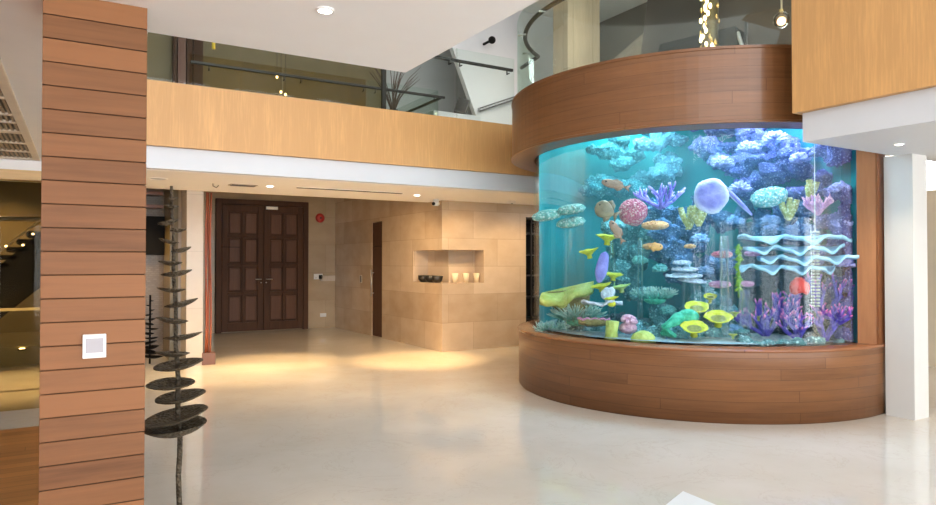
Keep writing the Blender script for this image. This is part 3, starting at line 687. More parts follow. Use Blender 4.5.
def rocky(name, blobs, m, label, vox=.027, amp=.06, cat='rock', group=None, seed=0, cut=True):
    b = MB()
    for (c, r) in blobs: b.ell((0, 0, 0), (r[0], r[1], r[2]), 14, 10, M=Matrix.Translation(c) @ VR)
    o = b.build(name, m, None, True)
    md = o.modifiers.new('r', 'REMESH'); md.mode = 'VOXEL'; md.voxel_size = vox
    dg = bpy.context.evaluated_depsgraph_get(); me = bpy.data.meshes.new_from_object(o.evaluated_get(dg))
    o.modifiers.clear(); o.data = me; me.name = name
    off = Vector((seed*3.1, seed*1.7, seed))
    nrm = [v.normal.copy() for v in me.vertices]
    for v, n in zip(me.vertices, nrm):
        p = v.co+off; k = noise.fractal(p*6, 1, 2, 4)*amp+abs(noise.noise(p*17))*amp*.9+(.45-noise.voronoi(p*13)[0][0])*amp*.9+noise.noise(p*38)*amp*.3-amp*.2
        v.co = v.co+n*k
        q = Vector((v.co.x-C.x, v.co.y-C.y)); L = q.length          # keep inside the glass
        if L > RG-.07: q *= (RG-.07)/L; v.co.x, v.co.y = C.x+q.x, C.y+q.y
        if v.co.z < .672: v.co.z = .672
    for p in me.polygons: p.use_smooth = True
    if len(me.materials) == 0: me.materials.append(m)
    return tag(o, label, cat, group)
def B(px, py, f, w, h, d=None):
    p = tp(px, py, f); s = pxm(p); return (p, (w*s/2, (d if d else (w+h)/2)*s/2, h*s/2))
def rock_mat(name, a, b, c, sc=5):
    t = NT(name); o = t.co(); n = t.noise(o, sc, 6, .65); n2 = t.noise(o, sc*4, 4)
    col = t.ramp(n, [(.28, a), (.5, b), (.72, c)]); v = t.n('TexVoronoi', Vector=o, Scale=sc*9).outputs['Distance']
    col = t.mix(t.math('MULTIPLY', n2, .45), col, tuple(x*.3 for x in a))
    sv = t.n('TexVoronoi', Vector=o, Scale=sc*4.5).outputs['Distance']; col = t.mix(t.ramp(sv, [(.12, (.75, .75, .75)), (.38, (0, 0, 0))]), col, tuple(min(1, x*1.5) for x in c))
    return t.pr(col, .85, 0, v, .8, .03, spec=.15)
M_rk_blue = rock_mat('blue_reef_rock', (.03, .08, .18), (.10, .20, .40), (.30, .42, .66))
M_rk_lil = rock_mat('lilac_reef_rock', (.06, .06, .24), (.17, .17, .48), (.38, .37, .72), 7)
M_rk_teal = rock_mat('teal_reef_rock', (.05, .15, .17), (.15, .34, .37), (.36, .58, .60))
M_rk_dark = rock_mat('dark_reef_rock', (.02, .03, .05), (.06, .07, .09), (.12, .13, .17))
def coat(n, f, w, h, x0, x1, y0, y1, seed, d=None, jit=.12):
    rg = random.Random(seed); return [B(rg.uniform(x0, x1), rg.uniform(y0, y1), min(.97, max(.03, f+rg.uniform(-jit, jit))), w*rg.uniform(.6, 1.3), h*rg.uniform(.6, 1.3), d) for _ in range(n)]
rocky('reef_rock', coat(34, .72, 24, 20, 822, 862, 148, 345, 1), M_rk_lil, 'violet reef cliff along the right end of the tank', seed=1)
rocky('reef_rock', coat(20, .85, 26, 14, 690, 790, 124, 150, 2)+coat(14, .85, 26, 12, 720, 800, 150, 172, 22), M_rk_lil, 'lilac reef overhang along the top right of the tank', seed=2)
rocky('reef_rock', coat(16, .80, 28, 14, 745, 825, 165, 196, 3), M_rk_lil, 'long lilac reef ledge left of the violet cliff at mid height', seed=3)
rocky('reef_rock', coat(18, .66, 24, 20, 655, 735, 228, 275, 4)+coat(6, .8, 20, 20, 690, 740, 205, 235, 41), M_rk_blue, 'blue knobbly reef rock in the middle of the tank', seed=4)
rocky('reef_rock', coat(18, .8, 20, 22, 735, 815, 208, 240, 5), M_rk_blue, 'blue reef rock behind the wavy coral tiers', seed=5)
rocky('reef_rock', coat(22, .62, 26, 20, 640, 740, 288, 342, 6), M_rk_teal, 'teal reef rock on the tank floor behind the yellow cups', seed=6)
rocky('reef_rock', coat(16, .68, 22, 26, 612, 652, 222, 300, 7), M_rk_teal, 'pale teal rock stack below the pink round coral', seed=7)
rocky('reef_rock', coat(18, .5, 26, 14, 545, 650, 322, 343, 8), M_rk_teal, 'low teal rock bed on the tank floor at the left', seed=8)
rocky('reef_rock', coat(16, .6, 30, 18, 745, 850, 318, 345, 9), M_rk_dark, 'dark reef rock under the purple branching corals', seed=9)
rocky('reef_rock', coat(20, .93, 34, 34, 745, 845, 250, 320, 10, jit=.04), M_rk_dark, 'dark cave rock behind the red rose coral', seed=10)
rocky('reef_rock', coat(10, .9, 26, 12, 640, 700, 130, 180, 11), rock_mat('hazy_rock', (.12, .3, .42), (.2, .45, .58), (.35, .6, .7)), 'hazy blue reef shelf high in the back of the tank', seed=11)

rocky('reef_rock', coat(30, .26, 20, 10, 650, 745, 331, 343, 16, jit=.08), M_rk_teal, 'low teal rock bed at the front glass under the yellow cups', seed=16, vox=.025)
rocky('reef_rock', coat(30, .24, 18, 11, 548, 650, 328, 344, 17, jit=.07), M_rk_teal, 'low teal rock bed at the front glass under the white flower coral', seed=17, vox=.025)
rocky('reef_rock', coat(26, .06, 12, 7, 745, 850, 341, 346, 12, jit=.05), M_rk_teal, 'line of small rubble rock at the front glass below the purple branching corals', seed=12, vox=.022, amp=.03)
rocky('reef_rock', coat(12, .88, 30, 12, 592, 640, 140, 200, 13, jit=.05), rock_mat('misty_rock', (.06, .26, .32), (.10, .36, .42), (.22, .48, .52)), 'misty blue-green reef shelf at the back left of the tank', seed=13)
rocky('reef_rock', coat(18, .55, 20, 16, 562, 615, 308, 340, 14), M_rk_dark, 'dark green-grey rock heap under the leather coral', seed=14)
rocky('reef_rock', coat(14, .72, 20, 16, 650, 700, 205, 232, 15), M_rk_blue, 'blue rock carrying the violet staghorn coral', seed=15)
GR = lambda a, b_: None
def col(o): return o
def place(mb, name, m, p, label, cat, group=None, rz=None, tilt=(0, 0), smooth=True):
    o = mb.build(name, m, None, smooth); o.location = p
    o.rotation_euler = (R(tilt[0]), R(tilt[1]), -YAW-R(14) if rz is None else rz)
    return tag(o, label, cat, group)
def stalk(p, r=.05, z0=.69, m=None, parent=None): return None
def stag(L, n0, depth, seed, r0=.022, spread=.75, up=.6):
    rg = random.Random(seed); b = MB(); cols = []
    def grow(p, d, L, r, k):
        steps = 3; pts = [p]; dd = d.copy()
        for i in range(steps):
            dd = (dd+Vector((rg.uniform(-.25, .25), rg.uniform(-.25, .25), rg.uniform(-.05, .25)))).normalized(); pts.append(pts[-1]+dd*L/steps)
        last = k == 0; e = len(b.v)
        b.tube(pts, [r, r*.9, r*.8, r*(.35 if last else .72)], 6)
        for i in range(4): cols.extend([(i/3)**3.5 if last else 0.0]*6)
        if not last:
            for i in range(3 if k > 1 else 2+rg.randint(0, 1)):
                nd = (dd+Vector((rg.uniform(-1, 1), rg.uniform(-1, 1), rg.uniform(-.3, .7)))*spread).normalized(); q = pts[rg.choice((2, 3, 3))]
                grow(q, nd, L*rg.uniform(.6, .85), r*.72, k-1)
    for i in range(n0):
        a = 2*math.pi*i/n0+rg.uniform(-.3, .3); grow(Vector((0, 0, 0)), Vector((math.cos(a)*.8, math.sin(a)*.8, up)).normalized(), L, r0, depth)
    b.col = cols; return b
def table(w, h, d, seed, nub=140, nr=.028):
    rg = random.Random(seed); b = MB(); b.ell((0, 0, 0), (w/2, d/2, h*.38), 28, 10, fn=lambda q: 1+.12*noise.noise(q*2.5+Vector((seed, 0, 0))))
    for k in range(nub):
        a = rg.uniform(0, 6.28); r = math.sqrt(rg.random())*.97; x, y = r*math.cos(a)*w/2, r*math.sin(a)*d/2
        z = h*.38*math.sqrt(max(0, 1-r*r)); s = nr*rg.uniform(.6, 1.2); b.ell((x, y, z), (s, s, s*1.1), 7, 5)
    return b
def cup(r, h, flare=1.0, wav=.06, seed=0):
    b = MB(); n = 36; prof = [(0, 0), (.28*r, 0), (.22*r, .35*h), (.5*r, .62*h), (.95*r*flare, .92*h), (1.0*r*flare, h), (.93*r*flare, h), (.6*r, .80*h), (.25*r, .66*h), (0, .64*h)]
    vs = []
    for k in range(n):
        a = 2*math.pi*k/n
        for rr, z in prof: q = 1+wav*math.sin(4*a+seed)*(rr/r)+wav*.6*math.sin(9*a+seed*2)*(rr/r); vs.append((rr*q*math.cos(a), rr*q*math.sin(a), z+wav*.3*h*math.sin(5*a+seed)*(rr/r)))
    m = len(prof); return b.add(vs, [(k*m+i, ((k+1) % n)*m+i, ((k+1) % n)*m+i+1, k*m+i+1) for k in range(n) for i in range(m-1)])
def sheet(w, d, amp, waves, th=.016, curl=0, seed=0, nx=60, ny=8, droop=0):
    b = MB(); vs = []
    for s in (0, 1):
        for j in range(ny+1):
            v = j/ny
            for i in range(nx+1):
                u = i/nx; x = (u-.5)*w; wob = 1+.08*math.sin(u*11+seed); y = -d*(1-v)*wob*math.sin(math.pi*min(1, .12+u*.88))**.3
                z = amp*(1-v)**.8*math.sin(u*waves*6.283+seed+v)+amp*.4*(1-v)*math.sin(u*waves*13+seed*2)+curl*(1-v)**2-droop*(u-.5)*w
                vs.append((x, y, z-s*th))
    N = (nx+1)*(ny+1); fs = []
    for s in (0, 1):
        for j in range(ny):
            for i in range(nx):
                q = [s*N+j*(nx+1)+i, s*N+j*(nx+1)+i+1, s*N+(j+1)*(nx+1)+i+1, s*N+(j+1)*(nx+1)+i]; fs.append(tuple(q if not s else q[::-1]))
    per = [i for i in range(nx)]
    for i in range(nx): fs.append((i, N+i, N+i+1, i+1)); t_ = ny*(nx+1); fs.append((t_+i, t_+i+1, N+t_+i+1, N+t_+i))
    for j in range(ny): a, c_ = j*(nx+1), (j+1)*(nx+1); fs.append((a, c_, N+c_, N+a)); fs.append((a+nx, N+a+nx, N+c_+nx, c_+nx))
    return b.add(vs, fs)
def sponge(n, h, r, seed, spread=.5):
    rg = random.Random(seed); b = MB()
    for i in range(n):
        a = 6.28*i/n+rg.uniform(-.4, .4); k = rg.uniform(.7, 1.1); x, y = spread*h*math.cos(a), spread*h*.6*math.sin(a)
        pts = [(0, 0, 0), (x*.35, y*.35, h*.3*k), (x*.75, y*.75, h*.65*k), (x, y, h*k)]
        b.tube(pts, [r*.7, r, r*1.12, r*1.05], 9, cap=False); b.tube([pts[3], (x*.98, y*.98, h*k-.04)], [r*1.05, r*.6], 9)
        for q in range(10): t_ = rg.random(); aa = rg.uniform(0, 6.28); b.ell((x*t_+r*math.cos(aa), y*t_+r*math.sin(aa), h*k*t_), (r*.35, r*.35, r*.35), 6, 4)
    return b
def anem(n, L, r, seed, rad):
    rg = random.Random(seed); b = MB(); cols = []
    for i in range(n):
        a = rg.uniform(0, 6.28); q = math.sqrt(rg.random()); p = Vector((rad*q*math.cos(a), rad*.7*q*math.sin(a), .02)); d = Vector((math.cos(a)*q*1.1, math.sin(a)*q*1.1, 1)).normalized()
        pts = [p]; 
        for k in range(4): d = (d+Vector((rg.uniform(-.4, .4), rg.uniform(-.4, .4), rg.uniform(-.2, .1)))).normalized(); pts.append(pts[-1]+d*L/4)
        b.tube(pts, [r, r*.9, r*.8, r*.75, r*.5], 6)
        for k in range(5): cols.extend([(k/4)**1.4]*6)
    b.col = cols; return b

M_yel = coral_mat('yellow_coral', (.50, .47, .02), (.72, .66, .05), 18)
M_yel2 = coral_mat('olive_yellow_coral', (.40, .46, .10), (.58, .62, .20), 14)
M_yeldark = coral_mat('cup_center', (.18, .17, .04), (.34, .31, .07), 30)
M_lav = coral_mat('lavender_coral', (.20, .17, .55), (.36, .32, .76), 10, bs=.25, tipc=(.8, .8, .95))
M_pale = coral_mat('pale_mint_coral', (.20, .50, .46), (.34, .66, .60), 40, bs=1, spk=(30, (.92, .98, .92)))
M_whitec = coral_mat('white_coral', (.48, .50, .60), (.72, .74, .82), 30)
M_pink = coral_mat('pink_coral', (.62, .10, .20), (.80, .24, .32), 34, bs=1, spk=(34, (.95, .62, .60)))
M_pinkp = coral_mat('pale_pink_coral', (.50, .20, .42), (.72, .38, .58), 28, tipc=(.95, .55, .58))
M_redc = coral_mat('red_coral', (.50, .02, .02), (.72, .09, .07), 14)
M_purp = coral_mat('purple_stag', (.06, .045, .36), (.13, .09, .55), 22, tipc=(.85, .22, .50))
M_violet = coral_mat('violet_stag', (.17, .11, .55), (.32, .22, .74), 22, tipc=(.66, .50, .9))
M_green = coral_mat('green_coral', (.03, .32, .20), (.10, .55, .36), 20)
M_greent = coral_mat('green_anemone', (.03, .30, .24), (.10, .46, .36), 20, tipc=(.50, .66, .60))
M_cyan = coral_mat('cyan_plate', (.22, .50, .74), (.45, .75, .92), 9, bs=.2)
M_or = coral_mat('orange_coral', (.78, .30, .10), (.95, .50, .24), 24)
M_tan = coral_mat('tan_leather', (.20, .17, .07), (.32, .28, .12), 20)
M_leaf = coral_mat('green_leaf', (.16, .42, .04), (.45, .65, .08), 12)

# tables at the left
for px, py, w, h, f, lb in ((571, 210, 29, 9, .35, 'pale mint table coral, upper one of the left group'), (547, 216, 30, 10, .25, 'pale mint table coral touching the left glass edge'), (571, 223, 29, 9, .35, 'pale mint table coral, lower one of the left group')):
    p = tp(px, py, f); s = pxm(p); place(table(w*s, h*s*1.3, w*s*.7, px, 220, .014), 'table_coral', M_pale, p, lb, 'coral', 'pale table corals', tilt=(14, -8))
p = tp(769, 198, .45); s = pxm(p); place(table(35*s, 20*s, 30*s, 4, 320, .016), 'table_coral', M_pale, p, 'large pale bumpy table coral in the upper right water', 'coral', tilt=(28, -14))
# lavender fan and blade
p = tp(711, 196, .3); s = pxm(p)
b = MB(); b.ell((0, 0, 0), (16.5*s, 5*s, 18*s), 60, 40, fn=lambda q: 1+.03*math.sin(5*math.atan2(q.z, q.x)+1)+.05*noise.noise(q*7))
b.col = [min(.8, max(0, (math.hypot(v[0], v[2])/(17*s)-.72)*2.6)) for v in b.v]
place(b, 'disc_coral', M_lav, p, 'big lavender disc coral with pale rim in the upper middle', 'coral', tilt=(-8, 10))
for k, (qx, qy) in enumerate(((699, 181), (706, 179.5), (714, 179.5), (721, 182))): pass
p0, p1 = tp(719, 182, .33), tp(752, 215, .33); b = MB()
dv = p1-p0; b.tube([Vector((0, 0, 0)), dv*.3, dv*.7, dv], [.016, .026, .024, .010], 10); b.col = [.9 if k % 10 in (2, 3) else .0 for k in range(40)]; o = b.build('blade_coral', M_lav, None, True); o.location = p0; tag(o, 'long slanting lavender blade right of the lavender disc', 'coral')
# violet staghorn
p = tp(660, 208, .4); place(stag(.15, 8, 2, 12, .024, .55, .35), 'staghorn_coral', M_violet, p, 'spiky violet staghorn coral right of the pink round coral', 'coral')
# pink round coral
p = tp(633, 213, .35); s = pxm(p); place(table(27*s, 24*s*1.4, 24*s, 9, 420, .016), 'round_coral', M_pink, p, 'round bumpy pink coral in the left middle of the tank', 'coral')
# orange ledges
for px, py, w, lb in ((655, 226, 26, 'orange encrusting coral below the violet staghorn'), (651, 247, 17, 'small orange coral on the teal rock stack'), (690, 247, 10, 'tiny orange knob coral on the blue rock')):
    p = tp(px, py, .48); s = pxm(p); place(table(w*s, w*.42*s, w*.7*s, px, 120, .014), 'orange_coral', M_or, p, lb, 'coral')
# yellow finger sponges
for px, py, h, n, f, lb in ((689, 229, 24, 4, .42, 'yellow finger sponge left of the lavender disc'), (699, 226, 22, 4, .38, 'yellow finger sponge under the lavender disc'), (789, 220, 22, 5, .45, 'yellow finger sponge with spread lobes left of the pink bush'), (810, 199, 19, 3, .5, 'pale yellow twin-finger sponge above the pink bush')):
    p = tp(px, py, f); s = pxm(p); place(sponge(n, h*s*.95, 2.7*s, px, .36), 'finger_sponge', coral_mat('sponge_%d' % px, (.40, .38, .10), (.58, .54, .20), 22, spk=(40, (.85, .82, .5))), p, lb, 'sponge', 'yellow finger sponges')
p = tp(818, 214, .42); place(stag(.10, 9, 2, 31, .022, .8, .5), 'bush_coral', M_pinkp, p, 'fluffy pink bush coral near the right cliff', 'coral')
# wavy tiers
for px, py, w, sd, dr, lb in ((793, 237, 105, .5, .0, 'topmost of the four pale blue wavy plate corals'), (792, 247.5, 92, 2.0, -.0, 'second from top of the pale blue wavy plate corals'), (806, 257, 92, 3.4, .0, 'third from top of the pale blue wavy plate corals'), (785, 266.5, 88, 5.1, .02, 'lowest of the four pale blue wavy plate corals')):
    p = tp(px, py, .36); s = pxm(p); place(sheet(w*s, .30, .032, 2.7+sd*.1, .028, .02, sd, nx=90, droop=dr), 'wavy_plate_coral', M_cyan, p+Vector((0, 0, .01)), lb, 'coral', 'pale blue wavy plate corals', tilt=(9, 0))
# red rose
def rose(r, n, seed):
    rg = random.Random(seed); b = MB()
    for i in range(n):
        a = i*2.4; t_ = i/n; tilt = .25+1.1*t_; rr = r*(.25+.75*t_)
        Mx = Matrix.Rotation(a, 4, 'Z') @ Matrix.Translation((rr*.55, 0, r*.55*(1-t_)+.02)) @ Matrix.Rotation(tilt-1.2, 4, 'Y')
        b.ell(Mx.translation, (r*.16, r*.42, r*.46), 12, 8, M=Mx.to_3x3().to_4x4())
    return b
p = tp(799, 291, .16); s = pxm(p); place(rose(14*s, 22, 2), 'rose_coral', M_redc, p, 'bright red petalled coral above the purple branching corals', 'coral')
# purple staghorns bottom right
for k, (px, py, f, L, lb) in enumerate(((766, 340, .35, .17, 'purple branching coral with pink tips, leftmost of the right corner group'), (787, 322, .42, .15, 'purple branching coral below the red rose coral'), (798, 342, .22, .15, 'low purple branching coral at the front glass under the red rose'), (828, 318, .40, .20, 'tallest purple branching coral by the right cliff'), (826, 340, .25, .18, 'purple branching coral in front of the tallest one, right corner'), (752, 338, .5, .12, 'small bluish branching coral at the left edge of the purple group'))):
    p = tp(px, py, f); p.z = max(p.z, .69); place(stag(L*1.1, 6, 2, 50+k, .024, 1.0, .8), 'branching_coral', M_purp, p, lb, 'coral', 'purple branching corals')
# yellow cups
for px, py, w, h, f, lb in ((696.5, 316, 24, 11, .22, 'yellow cup coral nearest the green finger coral'), (718, 326, 27, 11, .17, 'largest yellow cup coral, rightmost of the front three'), (694, 336, 26, 11, .1, 'lowest yellow cup coral close to the front glass'), (710, 303, 13, 8, .3, 'small yellow cup coral above the front three')):
    p = tp(px, py, f); s = pxm(p); o = place(cup(w*s/2, h*s, 1, .05, px), 'cup_coral', M_yel, p, lb, 'coral', 'yellow cup corals', tilt=(24, 0))
    q = MB().lathe([(0, .665*h*s), (.26*w*s/2, .69*h*s), (.55*w*s/2, .80*h*s)], 24).build('cup_mouth', M_yeldark, o, True); tag(q, 'dark mouth of the cup')
for px, py, w, f, lb in ((735, 317, 11, .25, 'small yellow plate right of the yellow cups'), (758, 321, 12, .35, 'small yellow plate left of the purple branching corals'), (733, 339, 9, .1, 'tiny yellow plate near the front glass')):
    p = tp(px, py, f); s = pxm(p); place(cup(w*s/2, 5*s, 1, .1, px), 'plate_coral', M_yel2, p, lb, 'coral', 'small yellow plates')
# green hand coral
p = tp(684, 321, .14); s = pxm(p); b = MB(); rg = random.Random(8)
for k in range(6):
    a = -1.0+k*.36; q0 = Vector((4*s, 0, 6*s)); pts = [q0+Vector((0, .02*k, 0)), Vector((-8*s, -.03*k+.05, 3*s-k*.6*s)), Vector((-17*s-k*.8*s+abs(k-3)*s, -.03*k+.04, -4*s-k*.5*s)), Vector((-21*s+k*2.2*s, -.03*k, -13*s))]
    b.tube(pts, [6*s, 4.4*s, 3.2*s, 2.2*s], 10); b.ell(pts[-1], (2.3*s, 2.3*s, 2.3*s), 8, 6)
b.ell((4*s, 0.03, 4*s), (11*s, 8*s, 8*s), 16, 10)
place(b, 'finger_leather_coral', M_green, p, 'green finger coral like drooping fingers left of the yellow cups', 'coral')
# domes and stubs in yellow-green at front left
for px, py, w, h, f, lb in ((643, 341, 25, 17, .05, 'yellow-green dome coral at the front glass, low and wide'),):
    p = tp(px, py, f); s = pxm(p); place(MB().ell((0, 0, 0), (w*s/2, w*s*.35, h*s*.62), 24, 14, fn=lambda q: 1+.06*noise.noise(q*4)), 'dome_coral', M_yel2, p, lb, 'coral')
p = tp(611, 342, .05); s = pxm(p); b = MB(); b.tube([(0, 0, 0), (.5*s, 0, 10*s), (1.5*s, 0, 21*s)], [7.5*s, 6*s, 6.6*s], 16); place(b, 'stub_coral', M_yel2, p, 'upright yellow-green stub coral left of the dome coral', 'coral')
# pink cauliflower
p = tp(628, 326, .12); s = pxm(p); rg = random.Random(4); b = MB()
for k in range(34): a = rg.uniform(0, 6.28); u = rg.uniform(0, 1); b.ell((9*s*math.cos(a)*u, 7*s*math.sin(a)*u, 10*s*math.sqrt(1-u*u)*.9), (2.6*s, 2.6*s, 2.8*s), 9, 6)
b.ell((0, 0, -2*s), (9*s, 8*s, 6*s), 14, 8); place(b, 'cauliflower_coral', coral_mat('mauve_coral', (.50, .22, .34), (.80, .48, .58), 30), p, 'mauve-pink knobbly coral behind the dome coral', 'coral')
# lower-left anemone and clam
for px, py, L, n, lb, sd in ((577, 322, .2, 150, 'green anemone with white tips left of the stub coral', 1), (556, 336, .16, 110, 'smaller green anemone in the lower left corner', 2), (655, 300, .14, 110, 'green tufted anemone on the rock behind the mauve coral', 3)):
    p = tp(px, py, .22 if sd < 3 else .4); o = place(MB().ell((0, 0, 0), (.12, .09, .05), 16, 8), 'anemone', M_green, p, lb, 'anemone'); tag(anem(n, L, .008, sd, .17).build('tentacles', M_greent, o, True), 'tentacles with pale tips', kind='stuff')
p = tp(594, 322, .09); s = pxm(p); o = empty('giant_clam', p, -YAW-R(14), 'long brown clam with wavy pale lips in the lower left', 'clam')
MB().ell((0, 0, 0), (17*s, 7*s, 4.5*s), 24, 12, fn=lambda q: 1+.07*math.sin(q.x*14)).build('shell', M_tan, o, True)
pts = [((-16+32*k/24)*s, -4*s, (3.2+.9*math.sin(k*1.1))*s) for k in range(25)]; MB().tube(pts, 1.1*s, 8).build('mantle', M_pinkp, o, True)
# big leather coral at the left
p = tp(570, 292, .2); s = pxm(p); o = empty('leather_coral', p, -YAW-R(14), 'large yellow-green leather coral sheet spreading from the left glass', 'coral')
b = sheet(52*s, .30, .035, 1.4, .06, -.06, 1.2, droop=-.24); q = b.build('sheet', M_yel2, o, True); q.location = (-3*s, 0.08, 5*s); q.rotation_euler = (R(12), 0, 0)
b = MB(); b.tube([(6*s, 0, -24*s), (3*s, 0, -14*s), (-1*s, 0, -6*s), (-2*s, 0, 2*s)], [13*s, 17*s, 22*s, 23*s], 24); q = b.build('trunk', M_tan, o, True); tag(q, 'dark trunk under the sheet'); q.location = (0, .08, 0); q.scale = (1, .4, 1)
# yellow plates mid-left
for px, py, w, h, f, lb in ((607, 240, 23, 10, .3, 'yellow plate coral under the brown oval fish'), (590, 254, 19, 9, .28, 'yellow plate coral with pointed end in the left middle'), (613, 277, 20, 7, .3, 'yellow plate coral right of the pale upright blade'), (602, 288, 21, 7, .2, 'yellow plate coral below the pale upright blade'), (622, 289, 18, 7, .35, 'yellow-green plate coral above the white flower coral'), (612, 300, 14, 5, .12, 'small yellow plate on the white flower coral')):
    p = tp(px, py, f); s = pxm(p); b = cup(w*s/2, h*s, 1, .12, px); place(b, 'plate_coral', M_yel if px != 622 else M_yel2, p-Vector((0, 0, h*s*.5)), lb, 'coral', 'yellow plate corals', tilt=(6, 4 if px % 2 else -10))
p = tp(602, 267, .2); s = pxm(p); place(MB().ell((0, 0, 0), (6*s, 3*s, 16*s), 20, 14, fn=lambda q: 1+.04*math.sin(q.z*25)), 'upright_coral', M_lav, p, 'pale lavender upright blade coral in the left middle', 'coral', tilt=(0, 12))
# white flower coral
p = tp(602, 303, .14); s = pxm(p); o = empty('flower_coral', p, -YAW-R(14), 'white spreading coral with upright lobe in the lower left', 'coral')
sheet(40*s, .3, .02, 1.5, .025, .02, .3).build('plate', M_whitec, o, True).location = (0, .12, 0)
b = MB(); rg = random.Random(6)
for k in range(7): b.ell((rg.uniform(2, 11)*s, .05, rg.uniform(-2, 14)*s), (3.6*s, 3*s, 5*s), 12, 8)
b.build('lobe', M_whitec, o, True); MB().ell((10*s, -.12, 0), (4*s, 3*s, 3*s), 12, 8).build('spot', M_yel, o, True)
for k, (px, py, w) in enumerate(((682, 263, 18), (684, 269.5, 26), (684, 276, 36), (692, 281, 28))):
    p = tp(px, py, .4); s = pxm(p); place(table(w*s, 4.5*s, w*s*.7, k+3, 60, .012), 'shelf_coral', M_whitec, p, ['smallest top plate of the white shelf coral stack', 'second plate from top of the white shelf coral stack', 'widest white plate in the shelf coral stack', 'lowest tilted plate of the white shelf coral stack'][k], 'coral', 'white shelf corals', tilt=(6, 6 if k == 3 else 0))
for px, py, w, f, m, lb in ((720, 285, 21, .3, M_pinkp, 'left pink plate coral beside the clear tubes'), (746, 284.5, 15, .32, M_pinkp, 'right pink plate coral beside the clear tubes'), (722, 255, 20, .3, M_pink, 'red-pink coral tuft left of the green leafy coral'), (753, 254, 16, .4, M_pinkp, 'pink tuft right of the green leafy coral')):
    p = tp(px, py, f); s = pxm(p); place(table(w*s, w*s*.4, w*s*.7, px, 140, .012), 'pink_plate_coral', m, p, lb, 'coral', 'small pink plates')
# green leafy column
p = tp(739, 288, .3); s = pxm(p); o = empty('leafy_plant', p, 0, 'yellow-green leafy coral column left of the wavy plates', 'coral')
MB().tube([(0, 0, -10*s), (0, 0, 44*s)], 1.2*s, 8).build('stem', M_leaf, o, True)
rg = random.Random(2); b = MB()
for k in range(70):
    a = rg.uniform(0, 6.28); z = rg.uniform(0, 44)*s; Mx = Matrix.Rotation(a, 4, 'Z') @ Matrix.Rotation(R(rg.uniform(20, 70)), 4, 'Y'); b.ell(Mx @ Vector((3*s, 0, 0))+Vector((0, 0, z)), (3.2*s, 1.6*s, .5*s), 8, 5, M=Mx)
b.build('leaves', M_leaf, o, True)
# clear acrylic tubes
for px, y0, w, f, lb in ((640, 238, 6, .3, 'clear acrylic tube left of the white shelf corals'), (688, 262, 13, .45, 'wide clear acrylic tube under the white shelf corals'), (724, 236, 9, .22, 'clear acrylic tube left of the green leafy coral'), (744, 290, 11, .28, 'clear acrylic tube under the green leafy coral'), (612, 240, 8, .36, 'clear acrylic tube below the brown fish')):
    p = tp(px, y0, f); s = pxm(p); o = empty('acrylic_tube', (p.x, p.y, .68), 0, lb, 'tube', 'clear acrylic tubes')
    h = p.z-.68; b = MB(); b.lathe([(w*s/2, 0), (w*s/2, h), (w*s/2-.012, h), (w*s/2-.012, 0)], 24); b.build('tube', M_clear, o, True)
p = tp(815, 232, .2); q = tp(815, 306, .2); s = pxm(p); o = empty('bead_reflection', p, 0, 'vertical strand of beads standing in for a lamp reflection before the wavy plates', 'reflection stand-in')
b = MB()  # beads added in place of a lamp reflection on the tank glass
for k in range(24):
    for dx in (-2.6*s, 2.6*s): b.ell((dx*RT.x, dx*RT.y, -(p.z-q.z)*k/23), (2.2*s, 2.2*s, 1.2*s), 8, 6)
b.build('beads', plain('reflection_bead', (.42, .46, .46), .35), o, True); MB().tube([(0, 0, 0), (0, 0, 2.68-p.z)], .004, 6).build('string', M_wtplastic, o)
# small blue knob colonies crowding the reef (each a colony of its own)
KN = [(700, 240, 16, .5, 'blue bushy coral on the rock right of the yellow sponges'), (716, 262, 17, .5, 'blue bushy coral right of the white shelf corals'), (706, 272, 15, .5, 'blue bushy coral above the small yellow cup'), (740, 190, 20, .5, 'lilac round coral behind the lavender blade'),
      (770, 222, 18, .55, 'blue bushy coral under the large table coral'), (735, 222, 16, .55, 'blue bushy coral under the lavender blade'), (640, 262, 15, .5, 'teal bushy coral on the rock stack'), (660, 270, 14, .55, 'teal bushy coral left of the white shelf corals'),
      (668, 312, 16, .5, 'teal bushy coral above the green finger coral'), (735, 330, 14, .3, 'blue bushy coral at the tank floor right of the yellow cups'), (590, 338, 12, .15, 'blue-grey knobs at the front glass left of the stub coral'), (668, 343, 12, .1, 'blue-grey knobs at the front glass right of the dome coral'),
      (748, 150, 22, .6, 'lilac bushy coral on the top overhang'), (722, 165, 22, .6, 'lilac bushy coral on the overhang above the lavender disc'), (775, 140, 22, .65, 'lilac bushy coral near the top right'), (800, 160, 18, .6, 'lilac bushy coral beside the violet cliff'), (840, 190, 20, .5, 'violet bushy coral on the cliff face, upper'), (846, 265, 18, .45, 'violet bushy coral on the cliff face, middle'), (842, 225, 18, .5, 'violet bushy coral on the cliff between the two others')]
M_bl = coral_mat('lilac_bush', (.28, .27, .62), (.50, .48, .84), 30); M_bt = coral_mat('teal_bush', (.10, .40, .38), (.28, .58, .54), 30); M_bb = coral_mat('blue_bush', (.14, .30, .58), (.32, .50, .78), 30)
